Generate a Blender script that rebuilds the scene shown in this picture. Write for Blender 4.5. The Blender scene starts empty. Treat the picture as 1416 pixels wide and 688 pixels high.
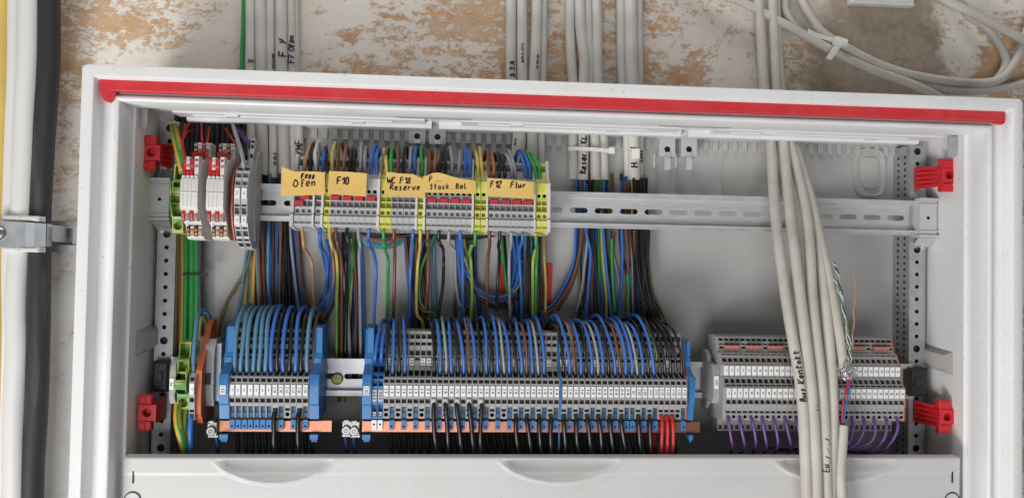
import bpy, math, random
from mathutils import Vector
random.seed(7)
S = 0.001                                   # everything below is written in millimetres
sc = bpy.context.scene

# ------------------------------------------------------------------ camera, world, lamps, exposure
CP = (-107.35, -691.89, 165.67); YAW, PITCH, ROLL, FPX = .0794, .0262, .0182, 1111.17
_cy, _sy, _cp, _sp = math.cos(YAW), math.sin(YAW), math.cos(PITCH), math.sin(PITCH)
FW = Vector((_sy*_cp, _cy*_cp, _sp)); _r0 = Vector((_cy, -_sy, 0)); _u0 = _r0.cross(FW)
RT = _r0*math.cos(ROLL) + _u0*math.sin(ROLL); UP = -_r0*math.sin(ROLL) + _u0*math.cos(ROLL)
cam = bpy.data.objects.new('camera', bpy.data.cameras.new('camera')); sc.collection.objects.link(cam)
cam.data.sensor_width = 36; cam.data.lens = FPX/1416*36
cam.data.clip_start = .01; cam.data.clip_end = 50
from mathutils import Matrix
M3 = Matrix((RT, UP, -FW)).transposed().to_4x4(); M3.translation = Vector(CP)*S
cam.matrix_world = M3; sc.camera = cam
cam.data.dof.use_dof = False

W = bpy.data.worlds.new('World'); sc.world = W; W.use_nodes = True
bg = W.node_tree.nodes['Background']; bg.inputs[0].default_value = (.97, .98, 1, 1); bg.inputs[1].default_value = .17

def area(name, loc, target, size, power, col, sizey=None):
    l = bpy.data.lights.new(name, 'AREA'); l.energy = power; l.color = col; l.size = size
    if sizey: l.shape = 'RECTANGLE'; l.size_y = sizey
    o = bpy.data.objects.new(name, l); sc.collection.objects.link(o)
    o.location = loc; d = Vector(target)-Vector(loc); o.rotation_euler = d.to_track_quat('-Z', 'Y').to_euler()
    return o
area('window_light', (-1.0, -1.2, -1.0), (0, 0, .2), .6, 27, (1, .99, .97), .6)
area('low_fill_light', (-.35, -2.1, -.75), (0, 0, .15), 1.0, 18, (.98, .99, 1))  # soft fill lamp added low in front of the cabinet
area('wall_fill_light', (-.25, -.16, 1.45), (-.05, .1, .3), .7, 9, (1, .98, .95), .25)  # unseen lamp added overhead to brighten the wall above the cabinet
sc.view_settings.view_transform = 'Standard'; sc.view_settings.look = 'None'
sc.view_settings.gamma = 1; sc.view_settings.exposure = 0; sc.view_settings.use_curve_mapping = False
sc.cycles.use_denoising = True
sc.cycles.max_bounces = 6

# ------------------------------------------------------------------ helpers
def U(px, py, Y):
    """photo pixel -> (x, z) in mm on the plane at depth Y"""
    d = FW + RT*((px-708)/FPX) - UP*((py-344)/FPX)
    t = (Y-CP[1])/d.y
    return CP[0]+d.x*t, CP[2]+d.z*t
def P(px, py, Y):
    x, z = U(px, py, Y); return Vector((x, Y, z))
def PX(v):
    d = Vector(v)-Vector(CP); return 708+FPX*d.dot(RT)/d.dot(FW), 344-FPX*d.dot(UP)/d.dot(FW)

class MB:
    def __init__(s): s.v = []; s.f = []; s.m = []
    def add(s, vs, fs, m=0):
        b = len(s.v); s.v += [tuple(q) for q in vs]; s.f += [tuple(b+i for i in f) for f in fs]; s.m += [m]*len(fs)
    def box(s, x0, x1, y0, y1, z0, z1, m=0):
        s.add([(x0,y0,z0),(x1,y0,z0),(x1,y1,z0),(x0,y1,z0),(x0,y0,z1),(x1,y0,z1),(x1,y1,z1),(x0,y1,z1)],
              [(0,3,2,1),(4,5,6,7),(0,1,5,4),(1,2,6,5),(2,3,7,6),(3,0,4,7)], m)
    def bbox(s, x0, x1, y0, y1, z0, z1, b, m=0):
        """box with the four front edges chamfered by b"""
        F = [(x0+b,y0,z0+b),(x1-b,y0,z0+b),(x1-b,y0,z1-b),(x0+b,y0,z1-b)]
        G = [(x0,y0+b,z0),(x1,y0+b,z0),(x1,y0+b,z1),(x0,y0+b,z1)]
        H = [(x0,y1,z0),(x1,y1,z0),(x1,y1,z1),(x0,y1,z1)]
        fs = [(0,1,2,3),(11,10,9,8)]
        for i in range(4):
            j = (i+1) % 4; fs += [(4+i,4+j,j,i),(8+i,8+j,4+j,4+i)]
        s.add(F+G+H, fs, m)
    def prism(s, prof, x0, x1, m=0):
        """closed (y,z) outline extruded along x"""
        n = len(prof)
        s.add([(x0,y,z) for y,z in prof]+[(x1,y,z) for y,z in prof],
              [tuple(range(n)), tuple(range(2*n-1,n-1,-1))]+[(i,n+i,n+(i+1)%n,(i+1)%n) for i in range(n)], m)
    def slab(s, poly, y0, y1, m=0):
        """closed (x,z) outline extruded along y"""
        n = len(poly)
        s.add([(x,y0,z) for x,z in poly]+[(x,y1,z) for x,z in poly],
              [tuple(range(n)), tuple(range(2*n-1,n-1,-1))]+[(i,n+i,n+(i+1)%n,(i+1)%n) for i in range(n)], m)
    def tube(s, pts, r, n=8, m=0, mats=None, caps=True, rs=None):
        pts = [Vector(p) for p in pts]; N = len(pts); b = len(s.v); ref = None
        for i, p in enumerate(pts):
            t = (pts[min(i+1,N-1)]-pts[max(i-1,0)])
            t = t.normalized() if t.length > 1e-9 else Vector((0,0,1))
            if ref is None:
                ref = Vector((0,-1,0)) if abs(t.y) < .9 else Vector((0,0,1))
            ref = (ref-t*ref.dot(t)); ref = ref.normalized() if ref.length > 1e-6 else t.orthogonal().normalized()
            q = t.cross(ref); rr = rs[i] if rs else r
            for k in range(n):
                a = 2*math.pi*k/n; s.v.append(tuple(p+ref*(rr*math.cos(a))+q*(rr*math.sin(a))))
        for i in range(N-1):
            for k in range(n):
                j = (k+1) % n
                s.f.append((b+i*n+k, b+i*n+j, b+(i+1)*n+j, b+(i+1)*n+k))
                s.m.append(mats(k, i) if mats else m)
        if caps:
            s.f.append(tuple(b+k for k in range(n-1,-1,-1))); s.m.append(m)
            s.f.append(tuple(b+(N-1)*n+k for k in range(n))); s.m.append(m)
    def hole(s, x0, x1, z0, z1, y, cx, cz, r, depth, m=0, mi=None, n=12):
        """rectangular plate at depth y with a round bore"""
        mi = m if mi is None else mi
        out = []; inn = []
        for k in range(n):
            a = 2*math.pi*(k+.5)/n; c, d = math.cos(a), math.sin(a)
            tx = ((x1-cx)/c if c > 0 else (x0-cx)/c) if abs(c) > 1e-6 else 1e9
            tz = ((z1-cz)/d if d > 0 else (z0-cz)/d) if abs(d) > 1e-6 else 1e9
            t = min(tx, tz); out.append((cx+c*t, y, cz+d*t)); inn.append((cx+c*r, y, cz+d*r))
        cor = [(x1,y,z1),(x0,y,z1),(x0,y,z0),(x1,y,z0)]
        back = [(a_, y+depth, c_) for a_, _, c_ in inn]
        s.add(out+inn, [(i,(i+1)%n,n+(i+1)%n,n+i) for i in range(n)], m)
        for q in range(4):     # corner fillers
            want = math.atan2(cor[q][2]-cz, cor[q][0]-cx) % (2*math.pi)
            i = int((want/(2*math.pi))*n-.5) % n
            s.add([out[i], out[(i+1)%n], cor[q]], [(0,2,1)], m)
        s.add(inn+back, [((i+1)%n,i,n+i,n+(i+1)%n) for i in range(n)], mi)
        s.add(back, [tuple(range(n))], mi)
    def lathe(s, prof, c, n=20, m=0, ax='y'):
        """prof = [(radius, offset along axis)]"""
        b = len(s.v)
        for r, h in prof:
            for k in range(n):
                a = 2*math.pi*k/n
                if ax == 'y': s.v.append((c[0]+r*math.cos(a), c[1]+h, c[2]+r*math.sin(a)))
                else: s.v.append((c[0]+r*math.cos(a), c[1]+r*math.sin(a), c[2]+h))
        for i in range(len(prof)-1):
            for k in range(n):
                j = (k+1) % n; s.f.append((b+i*n+k,b+i*n+j,b+(i+1)*n+j,b+(i+1)*n+k)); s.m.append(m)
        s.f.append(tuple(b+k for k in range(n))); s.m.append(m)
        L = b+(len(prof)-1)*n; s.f.append(tuple(L+k for k in range(n-1,-1,-1))); s.m.append(m)
    def mesh(s, name, mats, org=(0,0,0), sharp=32):
        me = bpy.data.meshes.new(name)
        me.from_pydata([((a-org[0])*S,(b-org[1])*S,(c-org[2])*S) for a,b,c in s.v], [], s.f)
        mats = mats if isinstance(mats, (list, tuple)) else [mats]
        for k in mats: me.materials.append(k)
        me.polygons.foreach_set('material_index', s.m)
        import bmesh
        bm = bmesh.new(); bm.from_mesh(me); bmesh.ops.recalc_face_normals(bm, faces=bm.faces); bm.to_mesh(me); bm.free()
        me.polygons.foreach_set('use_smooth', [True]*len(me.polygons))
        me.set_sharp_from_angle(angle=math.radians(sharp)); me.update()
        return me
    def build(s, name, mats, parent=None, org=(0,0,0), sharp=32):
        return link(name, s.mesh(name, mats, org, sharp), parent, None if parent else org)
def link(name, me, parent=None, org=None):
    o = bpy.data.objects.new(name, me); sc.collection.objects.link(o)
    if parent: o.parent = parent
    elif org: o.location = Vector(org)*S
    return o
def tag(o, label=None, cat=None, group=None, kind=None):
    if label: o['label'] = label
    if cat: o['category'] = cat
    if group: o['group'] = group
    if kind: o['kind'] = kind
    return o
def empty(name, org, label, cat, group=None):
    o = bpy.data.objects.new(name, None); sc.collection.objects.link(o); o.empty_display_size = .005
    o.location = Vector(org)*S
    return tag(o, label, cat, group)
def smooth(pts, k=6):
    """Catmull-Rom through the points"""
    pts = [Vector(p) for p in pts]; q = [pts[0]*2-pts[1]]+pts+[pts[-1]*2-pts[-2]]; out = []
    for i in range(1, len(q)-2):
        a, b, c, d = q[i-1:i+3]
        for j in range(k):
            t = j/k; out.append(.5*((2*b)+(c-a)*t+(2*a-5*b+4*c-d)*t*t+(3*b-a-3*c+d)*t**3))
    out.append(pts[-1]); return out
ONES = 'zeroth first second third fourth fifth sixth seventh eighth ninth tenth eleventh twelfth thirteenth fourteenth fifteenth sixteenth seventeenth eighteenth nineteenth'.split()
TENS = {2:('twenty','twentieth'),3:('thirty','thirtieth'),4:('forty','fortieth'),5:('fifty','fiftieth'),6:('sixty','sixtieth')}
def nth(n):
    if n < 20: return ONES[n]
    a, b = divmod(n, 10)
    return TENS[a][1] if b == 0 else TENS[a][0]+'-'+ONES[b]

# stroke lettering, unit height 1
GL = {
 '0': ('0.1,.5 .15,.9 .3,1 .5,.9 .55,.5 .5,.1 .3,0 .15,.1 .1,.5',), '1': ('0.1,.7 .35,1 .35,0',),
 '2': ('0.05,.8 .2,1 .45,.95 .5,.7 .05,0 .55,0',), '3': ('0.05,.95 .4,1 .5,.75 .25,.55 .5,.35 .45,.05 .05,.05',),
 '4': ('.4,0 .4,1 .05,.35 .55,.35',), '5': ('.5,1 .1,1 .1,.6 .4,.6 .5,.3 .35,0 .05,.05',),
 '6': ('.45,1 .15,.6 .05,.25 .25,0 .5,.2 .4,.5 .1,.4',), '7': ('.05,1 .55,1 .2,0', '.1,.5 .5,.5'),
 '8': ('.3,.55 .1,.75 .25,1 .45,.9 .4,.65 .1,.35 .1,.1 .3,0 .5,.15 .45,.4 .3,.55',), '9': ('.5,.75 .3,1 .1,.8 .2,.5 .5,.65 .5,.5 .35,0',),
 '.': ('.2,.0 .25,.06',), ' ': (), '-': ('.05,.45 .4,.45',), '/': ('0,0 .4,1',), '#': ('.2,0 .3,1', '.4,0 .5,1', '.05,.35 .6,.4', '.1,.7 .65,.7','.1,.1 .6,.8'),
 'F': ('.1,0 .15,1 .6,1', '.12,.55 .5,.58'), 'f': ('.5,.8 .35,1 .2,.8 .2,-.2', '.05,.5 .45,.5'), 'O': ('.3,1 .08,.6 .1,.1 .4,0 .7,.3 .65,.8 .3,1 .15,.95',),
 'e': ('.1,.3 .5,.35 .45,.6 .2,.6 .08,.3 .2,0 .5,.08',), 'n': ('.08,.6 .1,0 .12,.4 .35,.6 .5,.45 .5,0',), 'W': ('.02,1 .2,0 .4,.7 .6,0 .85,1',),
 'C': ('.6,.9 .35,1 .1,.7 .1,.25 .3,0 .6,.1',), 'R': ('.1,0 .15,1 .5,.95 .55,.7 .15,.5 .6,0',), 's': ('.45,.55 .2,.6 .15,.4 .4,.25 .3,.02 .05,.05',),
 'r': ('.1,.6 .12,0 .15,.4 .4,.6',), 'v': ('.05,.6 .25,0 .5,.6',), 'S': ('.5,.9 .25,1 .1,.75 .45,.4 .4,.05 .05,.05',), 't': ('.25,1 .25,.1 .45,0', '.05,.65 .5,.65'),
 'o': ('.25,.6 .08,.35 .2,0 .45,.1 .45,.45 .25,.6',), 'c': ('.45,.5 .2,.6 .08,.3 .2,0 .48,.08',), 'k': ('.1,1 .1,0', '.5,.65 .12,.3 .5,0'), 'K': ('.1,1 .1,0', '.6,1 .12,.45 .6,0'),
 'l': ('.15,1 .15,.08 .4,0',), 'L': ('.12,1 .1,0 .55,.05',), 'u': ('.08,.6 .12,.1 .35,.05 .5,.6 .52,0',), 'B': ('.1,0 .12,1 .45,.9 .4,.6 .12,.52 .55,.35 .45,.05 .1,0',),
 'Y': ('.1,1 .3,.5 .6,1', '.3,.5 .2,0'), 'y': ('.08,.6 .25,.1', '.5,.6 .15,-.4'), 'H': ('.1,0 .1,1', '.55,0 .55,1', '.1,.5 .55,.55'), 'V': ('.05,1 .3,0 .6,1',),
 'a': ('.45,.55 .2,.6 .08,.25 .25,0 .45,.2 .45,.6 .5,0',), 'd': ('.45,.5 .2,.6 .08,.25 .25,0 .45,.2 .5,1 .5,0',), 'i': ('.2,.6 .2,0', '.2,.85 .2,.9'), 'M': ('.05,0 .12,1 .35,.4 .6,1 .68,0',),
 'N': ('.08,0 .1,1 .5,0 .55,1',), 'T': ('.02,1 .6,1', '.3,1 .3,0'), 'P': ('.1,0 .12,1 .5,.9 .45,.55 .12,.45',), 'E': ('.55,1 .1,1 .1,0 .55,0', '.1,.5 .45,.5'), 'X': ('.05,0 .55,1', '.05,1 .55,0'),
 'b': ('.1,1 .1,0 .4,.05 .5,.35 .3,.6 .1,.4',), 'z': ('.05,.6 .5,.6 .05,0 .5,0',), ',': ('.25,.05 .15,-.15',),
}
def strokes(text, h=1, gap=.18, jit=0):
    out = []; u = 0
    for ch in text:
        g = GL.get(ch, ()); w = .35 if ch == ' ' else .3 if ch in '.1il' else .62
        for st in g:
            out.append([((u+float(a)+random.uniform(-jit,jit))*h, (float(b)+random.uniform(-jit,jit))*h) for a, b in (p.split(',') for p in st.split())])
        u += (w+gap)
    return out, u*h

def dense(q):
    q = [Vector((a, b, 0)) for a, b in q]
    q = smooth(q, 4) if len(q) > 2 else q
    o = []
    for a, c in zip(q, q[1:]):
        n = max(1, int((c-a).length/1.1))
        o += [a.lerp(c, i/n) for i in range(n)]
    return [(v.x, v.y) for v in o+[q[-1]]]

# ------------------------------------------------------------------ materials
def mat(name, col, rough=.5, metal=0, var=.08, scale=60, bump=0, col2=None, thr=None, coat=0, stretch=None):
    m = bpy.data.materials.new(name); m.use_nodes = True; n = m.node_tree.nodes; l = m.node_tree.links
    b = n['Principled BSDF']; b.inputs['Roughness'].default_value = rough; b.inputs['Metallic'].default_value = metal
    if coat: b.inputs['Coat Weight'].default_value = coat
    tc = n.new('ShaderNodeTexCoord'); no = n.new('ShaderNodeTexNoise'); no.inputs['Scale'].default_value = scale; no.inputs['Detail'].default_value = 5
    src = tc.outputs['Object']
    if stretch:
        mp = n.new('ShaderNodeMapping'); mp.inputs['Scale'].default_value = stretch; l.new(src, mp.inputs[0]); src = mp.outputs[0]
    l.new(src, no.inputs['Vector'])
    cr = n.new('ShaderNodeValToRGB'); l.new(no.outputs[0], cr.inputs[0])
    c2 = col2 or tuple(min(1, c*(1+var)) for c in col); c1 = col if col2 else tuple(c*(1-var) for c in col)
    lo, hi = thr or (.3, .7)
    cr.color_ramp.elements[0].position = lo; cr.color_ramp.elements[0].color = (*c1, 1)
    cr.color_ramp.elements[1].position = hi; cr.color_ramp.elements[1].color = (*c2, 1)
    l.new(cr.outputs[0], b.inputs['Base Color'])
    mr = n.new('ShaderNodeMapRange'); mr.inputs['To Min'].default_value = max(.02, rough-.08); mr.inputs['To Max'].default_value = min(1, rough+.1)
    l.new(no.outputs[0], mr.inputs[0]); l.new(mr.outputs[0], b.inputs['Roughness'])
    if bump:
        bp = n.new('ShaderNodeBump'); bp.inputs['Strength'].default_value = bump; bp.inputs['Distance'].default_value = .0006
        l.new(no.outputs[0], bp.inputs['Height']); l.new(bp.outputs[0], b.inputs['Normal'])
    return m
WHITE = mat('white_lacquer', (.79,.79,.79), .33, var=.015, scale=8, bump=.02)
PANEL = mat('panel_plastic', (.58,.57,.56), .42, var=.02, scale=20, bump=.02)
INNER = mat('inner_sheet', (.43,.425,.415), .5, var=.03, scale=14)
SHEET = mat('top_plastic', (.74,.74,.75), .4, var=.03, scale=30)
def dust(m, amt=.5):
    n = m.node_tree.nodes; l = m.node_tree.links; b = n['Principled BSDF']; src = b.inputs['Base Color'].links[0].from_socket
    tc = n.new('ShaderNodeTexCoord'); o = None
    for sc_n, lo, hi, st in ((260, .66, .72, (1,1,1)), (26, .52, .8, (1,1,.35))):
        mp = n.new('ShaderNodeMapping'); mp.inputs['Scale'].default_value = st; l.new(tc.outputs['Object'], mp.inputs[0])
        t = n.new('ShaderNodeTexNoise'); t.inputs['Scale'].default_value = sc_n; t.inputs['Detail'].default_value = 8; l.new(mp.outputs[0], t.inputs['Vector'])
        r = n.new('ShaderNodeMapRange'); r.inputs[1].default_value = lo; r.inputs[2].default_value = hi; r.inputs[4].default_value = amt if sc_n > 100 else amt*.35; l.new(t.outputs[0], r.inputs[0])
        x = n.new('ShaderNodeMix'); x.data_type = 'RGBA'; x.inputs[7].default_value = (.42,.38,.33,1); l.new(r.outputs[0], x.inputs[0]); l.new(src, x.inputs[6]); src = x.outputs[2]
    l.new(src, b.inputs['Base Color'])
for m_ in (WHITE, PANEL, INNER): dust(m_)
REDG = mat('red_gasket', (.66,.036,.045), .45, var=.06, scale=90)
REDL = mat('red_latch', (.56,.014,.02), .42, var=.08, scale=200)
ZINC = mat('zinc', (.62,.62,.62), .45, .55, var=.07, scale=70, bump=.05, stretch=(1,1,6))
ZINCD = mat('zinc_profile', (.44,.44,.45), .45, .6, var=.1, scale=120)
STEEL = mat('screw_steel', (.30,.30,.29), .36, 1, var=.1, scale=400)
COPPER = mat('copper', (.38,.165,.105), .34, 1, var=.08, scale=90, stretch=(.3,1,3))
TGREY = mat('terminal_grey', (.36,.355,.345), .5, var=.06, scale=300)
TGREYL = mat('terminal_light', (.50,.495,.50), .45, var=.05, scale=300)
TDARK = mat('clamp_and_hole_shade', (.025,.025,.027), .6, var=.2, scale=300)  # dark clamp metal, also the shade of holes and slots put into colour
TYEL = mat('terminal_yellow', (.66,.66,.09), .45, col2=(.72,.72,.22), scale=160, thr=(.4,.62))
TPE = mat('terminal_green_yellow', (.10,.27,.05), .45, col2=(.48,.53,.16), scale=55, thr=(.42,.56), stretch=(1,1,1.6))
TBLUE = mat('terminal_blue', (.028,.17,.42), .42, var=.1, scale=150)
TBLUED = mat('slider_blue', (.02,.11,.26), .4, var=.15, scale=200)
TORANGE = mat('separator_orange', (.46,.11,.035), .5, var=.1, scale=120)
TWHITE = mat('module_white', (.70,.68,.65), .42, var=.03, scale=200)
TAGW = mat('tag_white', (.82,.81,.8), .5, var=.03, scale=300)
INK = mat('ink', (.012,.012,.016), .5, var=.2, scale=500)
JRED = mat('jumper_red', (.52,.028,.04), .4, var=.08, scale=300)
JORG = mat('jumper_orange', (.50,.17,.12), .45, var=.08, scale=300)
PAPER = mat('note_paper', (.76,.50,.15), .8, var=.05, scale=60, bump=.05)
REDP = mat('red_paper', (.72,.045,.015), .6, var=.05, scale=40)
BLACKP = mat('black_plastic', (.018,.018,.02), .45, var=.2, scale=100)
CABLE = mat('cable_grey', (.50,.475,.44), .5, col2=(.59,.565,.53), scale=34, thr=(.3,.6), bump=.12)
CABLEW = mat('cable_warm', (.48,.44,.39), .5, col2=(.575,.54,.49), scale=30, thr=(.3,.6), bump=.12)
TIE = mat('tie_nylon', (.80,.79,.74), .35, var=.05, scale=100)
FOIL = mat('foil', (.8,.8,.8), .2, .9, var=.2, scale=500, bump=.6)
PWHITE = mat('conduit_white', (.70,.69,.67), .4, var=.06, scale=12, stretch=(4,4,.5))
PYEL = mat('conduit_yellow', (.66,.47,.12), .45, var=.1, scale=20)
PBLK = mat('conduit_black', (.022,.022,.025), .6, col2=(.095,.095,.105), scale=26, thr=(.54,.85), stretch=(3,3,.35), bump=.15)
CREAM = mat('clip_cream', (.66,.65,.62), .4, var=.04, scale=60)
WC = {'blue':(.035,.14,.47), 'steel':(.085,.21,.33), 'black':(.014,.014,.015), 'brown':(.17,.065,.035), 'grey':(.30,.31,.33),
      'green':(.03,.28,.06), 'lime':(.22,.42,.06), 'yellow':(.55,.44,.12), 'tan':(.50,.26,.13), 'red':(.48,.018,.018), 'violet':(.115,.05,.22), 'white':(.6,.6,.6),
      'navy':(.02,.05,.22), 'olive':(.14,.13,.06), 'ochre':(.60,.34,.03), 'copperbrown':(.30,.11,.05)}
WM = {k: mat('wire_'+k, c, .3 if k == 'black' else .38, var=.05, scale=120) for k, c in WC.items()}
WNAME = {'steel':'steel blue', 'lime':'light green', 'copperbrown':'reddish brown', 'navy':'dark blue'}
def cname(c): return WNAME.get(c, c)

# ------------------------------------------------------------------ setting: the wall
BLOBS = [(U(a, c, 123)[0]*S, U(a, c, 123)[1]*S, r*S*.72, k) for a, c, r, k in ((560,85,120,.16),(470,95,70,.1),(235,25,110,.13),(90,115,70,.16),(90,250,70,.13),(1390,60,85,.24),(1375,100,60,.15),(1110,90,70,.17),(450,5,50,.13),(795,80,50,.14),(900,15,50,.1),(330,95,60,.08),(680,40,60,.08))]
def wall_material():
    m = bpy.data.materials.new('old_plaster'); m.use_nodes = True; n = m.node_tree.nodes; l = m.node_tree.links; b = n['Principled BSDF']
    b.inputs['Roughness'].default_value = .85
    tc = n.new('ShaderNodeTexCoord'); O = tc.outputs['Object']
    def noise(scale, det=8, st=None, rough=.6, dist=0):
        no = n.new('ShaderNodeTexNoise'); no.inputs['Scale'].default_value = scale; no.inputs['Detail'].default_value = det
        no.inputs['Roughness'].default_value = rough; no.inputs['Distortion'].default_value = dist; src = O
        if st:
            mp = n.new('ShaderNodeMapping'); mp.inputs['Scale'].default_value = st; l.new(O, mp.inputs[0]); src = mp.outputs[0]
        l.new(src, no.inputs['Vector']); return no.outputs[0]
    def ramp(x, a, bb):
        r = n.new('ShaderNodeMapRange'); r.inputs[1].default_value = a; r.inputs[2].default_value = bb; l.new(x, r.inputs[0]); return r.outputs[0]
    def math_(op, x, y):
        q = n.new('ShaderNodeMath'); q.operation = op
        for i, k in enumerate((x, y)):
            if isinstance(k, (int, float)): q.inputs[i].default_value = k
            else: l.new(k, q.inputs[i])
        return q.outputs[0]
    def mix(f, a, c):
        q = n.new('ShaderNodeMix'); q.data_type = 'RGBA'; l.new(f, q.inputs[0])
        for i, k in ((6, a), (7, c)):
            if isinstance(k, tuple): q.inputs[i].default_value = (*k, 1)
            else: l.new(k, q.inputs[i])
        return q.outputs[2]
    sep = n.new('ShaderNodeSeparateXYZ'); l.new(O, sep.inputs[0]); X, Z = sep.outputs[0], sep.outputs[2]
    base = mix(ramp(noise(5), .35, .65), (.67,.605,.535), (.79,.745,.69))
    # ochre underlayer showing where the limewash has been scraped off
    big = noise(6, 4, (1, 1, 1.6)); fine = noise(40, 12, (.75, 1, 1.45), .78, .35); grit = noise(150, 10, (.8, 1, 1.2), .8)
    v = math_('ADD', math_('ADD', big, math_('MULTIPLY', math_('SUBTRACT', fine, .5), 1.15)), math_('MULTIPLY', math_('SUBTRACT', grit, .5), 1.1))
    for bx, bz, br, k in BLOBS:
        dn = n.new('ShaderNodeVectorMath'); dn.operation = 'DISTANCE'; l.new(O, dn.inputs[0]); dn.inputs[1].default_value = (bx, .1235, bz)
        v = math_('ADD', v, math_('MULTIPLY', ramp(dn.outputs['Value'], br, 0), k))
    och = math_('MULTIPLY', ramp(v, .54, .61), .88)
    col = mix(och, base, mix(ramp(noise(50), .35, .7), (.46,.24,.10), (.61,.385,.205)))
    col = mix(math_('MULTIPLY', ramp(noise(22, 10, (.3, 1, 1.2), .7), .52, .75), .5), col, (.60,.52,.43))
    scr = ramp(math_('ADD', noise(80, 9, (.4, 1, 1.7), .8), math_('MULTIPLY', math_('SUBTRACT', noise(12, 4), .5), .3)), .585, .64)
    col = mix(math_('MULTIPLY', scr, .95), col, (.74,.70,.65))
    # white paint on the lower left stretch
    wx = math_('ADD', X, math_('MULTIPLY', math_('SUBTRACT', noise(14, 6), .5), .02))
    low = math_('MULTIPLY', ramp(wx, -.40, -.41), ramp(math_('ADD', Z, math_('MULTIPLY', math_('SUBTRACT', noise(16, 8), .5), .35)), .24, .17))
    col = mix(math_('MULTIPLY', low, ramp(noise(24, 8), .36, .5)), col, (.76,.75,.73))
    # grey mortar fill at the right
    nx = math_('ADD', X, math_('MULTIPLY', math_('SUBTRACT', noise(20, 7), .5), .09))
    mort = math_('MULTIPLY', ramp(nx, .262, .288), ramp(nx, .425, .408))
    mcol = mix(ramp(noise(130, 6), .3, .75), (.32,.255,.195), (.44,.36,.285))
    mcol = mix(ramp(noise(85, 6, None, .7), .66, .69), mcol, (.62,.57,.5))
    col = mix(mort, col, mcol)
    l.new(col, b.inputs['Base Color'])
    bp = n.new('ShaderNodeBump'); bp.inputs['Strength'].default_value = .5; bp.inputs['Distance'].default_value = .0015
    l.new(math_('SUBTRACT', math_('ADD', noise(38, 9), math_('MULTIPLY', scr, .15)), math_('MULTIPLY', och, .25)), bp.inputs['Height']); l.new(bp.outputs[0], b.inputs['Normal'])
    return m
b = MB(); nx_, nz_ = 60, 50
for i in range(nx_+1):
    for j in range(nz_+1):
        x = -900+1800*i/nx_; z = -700+1600*j/nz_
        b.v.append((x, 123.5+1.2*math.sin(x*.021+z*.013)*math.sin(z*.017), z))
for i in range(nx_):
    for j in range(nz_):
        a = i*(nz_+1)+j; b.f.append((a, a+nz_+1, a+nz_+2, a+1)); b.m.append(0)
tag(b.build('wall', wall_material()), kind='structure')

# ------------------------------------------------------------------ distribution cabinet
ZT, ZB, HW = 331, -175, 415
cab = empty('distribution_cabinet', (0, 120, ZB), 'white wall cabinet with a red strip under its top edge and its inside open', 'cabinet')
CO = (0, 120, ZB)
def frame_ring(sec, R=5):
    """closed section [(inset t, y)] swept round the opening, corners rounded by R at the outside"""
    b = MB(); path = []
    for cx, cz, a0 in ((HW,ZT,0),(-HW,ZT,90),(-HW,ZB,180),(HW,ZB,270)):
        for k in range(5): path.append((cx, cz, math.radians(a0+k*22.5)))
    n = len(sec); N = len(path)
    for cx, cz, a in path:
        sx, sz = (1 if cx > 0 else -1), (1 if cz > 0 else -1)
        for t, y in sec:
            r = max(R-t, 0); k = max(R, t)
            b.v.append((cx-sx*k+r*math.cos(a), y, cz-sz*k+r*math.sin(a)))
    for i in range(N):
        for k in range(n):
            j = (k+1) % n; i2 = (i+1) % N
            b.f.append((i*n+k, i*n+j, i2*n+j, i2*n+k)); b.m.append(0)
    import bmesh
    return b
fr = frame_ring([(0,22),(0,2.2),(.6,.7),(2,0),(8.6,0),(10,.6),(10.9,2.2),(12.6,9),(13.2,13),(22.6,13.5),(23.6,9.5),(24.3,8),(25.6,7.2),(27.2,7.2),(28.3,7.8),(28.8,9),(28.8,36),(26,36),(26,22)])
fr.build('front_frame', WHITE, cab, CO, 28)
# housing: sides, top, bottom and back
h = MB()
h.box(-408, -383.5, 36.3, 119, ZB+6, 322); h.build('side_wall', WHITE, cab, CO)
h = MB(); h.box(382, 408, 36.3, 119, ZB+6, 322); h.build('side_wall', WHITE, cab, CO)
h = MB(); h.box(-383.2, 381.7, 36.3, 90, 306.5, 322); h.build('top_wall', SHEET, cab, CO)
h = MB(); h.box(-383.2, 381.7, 36.3, 119, ZB+6, ZB+12); h.build('bottom_wall', INNER, cab, CO)
h = MB(); h.box(-383.2, 381.7, 118, 121, ZB+12.3, 322)
h.build('back_plate', INNER, cab, CO)
for px, y0, y1 in ((451,170,250),(526,175,250),(690,180,250),(849,198,262),(871,215,268),(908,228,272),(925,228,272),(936,228,272),(998,200,275),(1112,195,275)):
    x, z0 = U(px, y1, 117.5); z1 = U(px, y0, 117.5)[1]
    h = MB(); h.box(x-.5, x+.5, 117.2, 117.9, z0-190 if px in (849,1112) else z0, z1); h.build('plate_rib', INNER, cab, CO)
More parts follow.
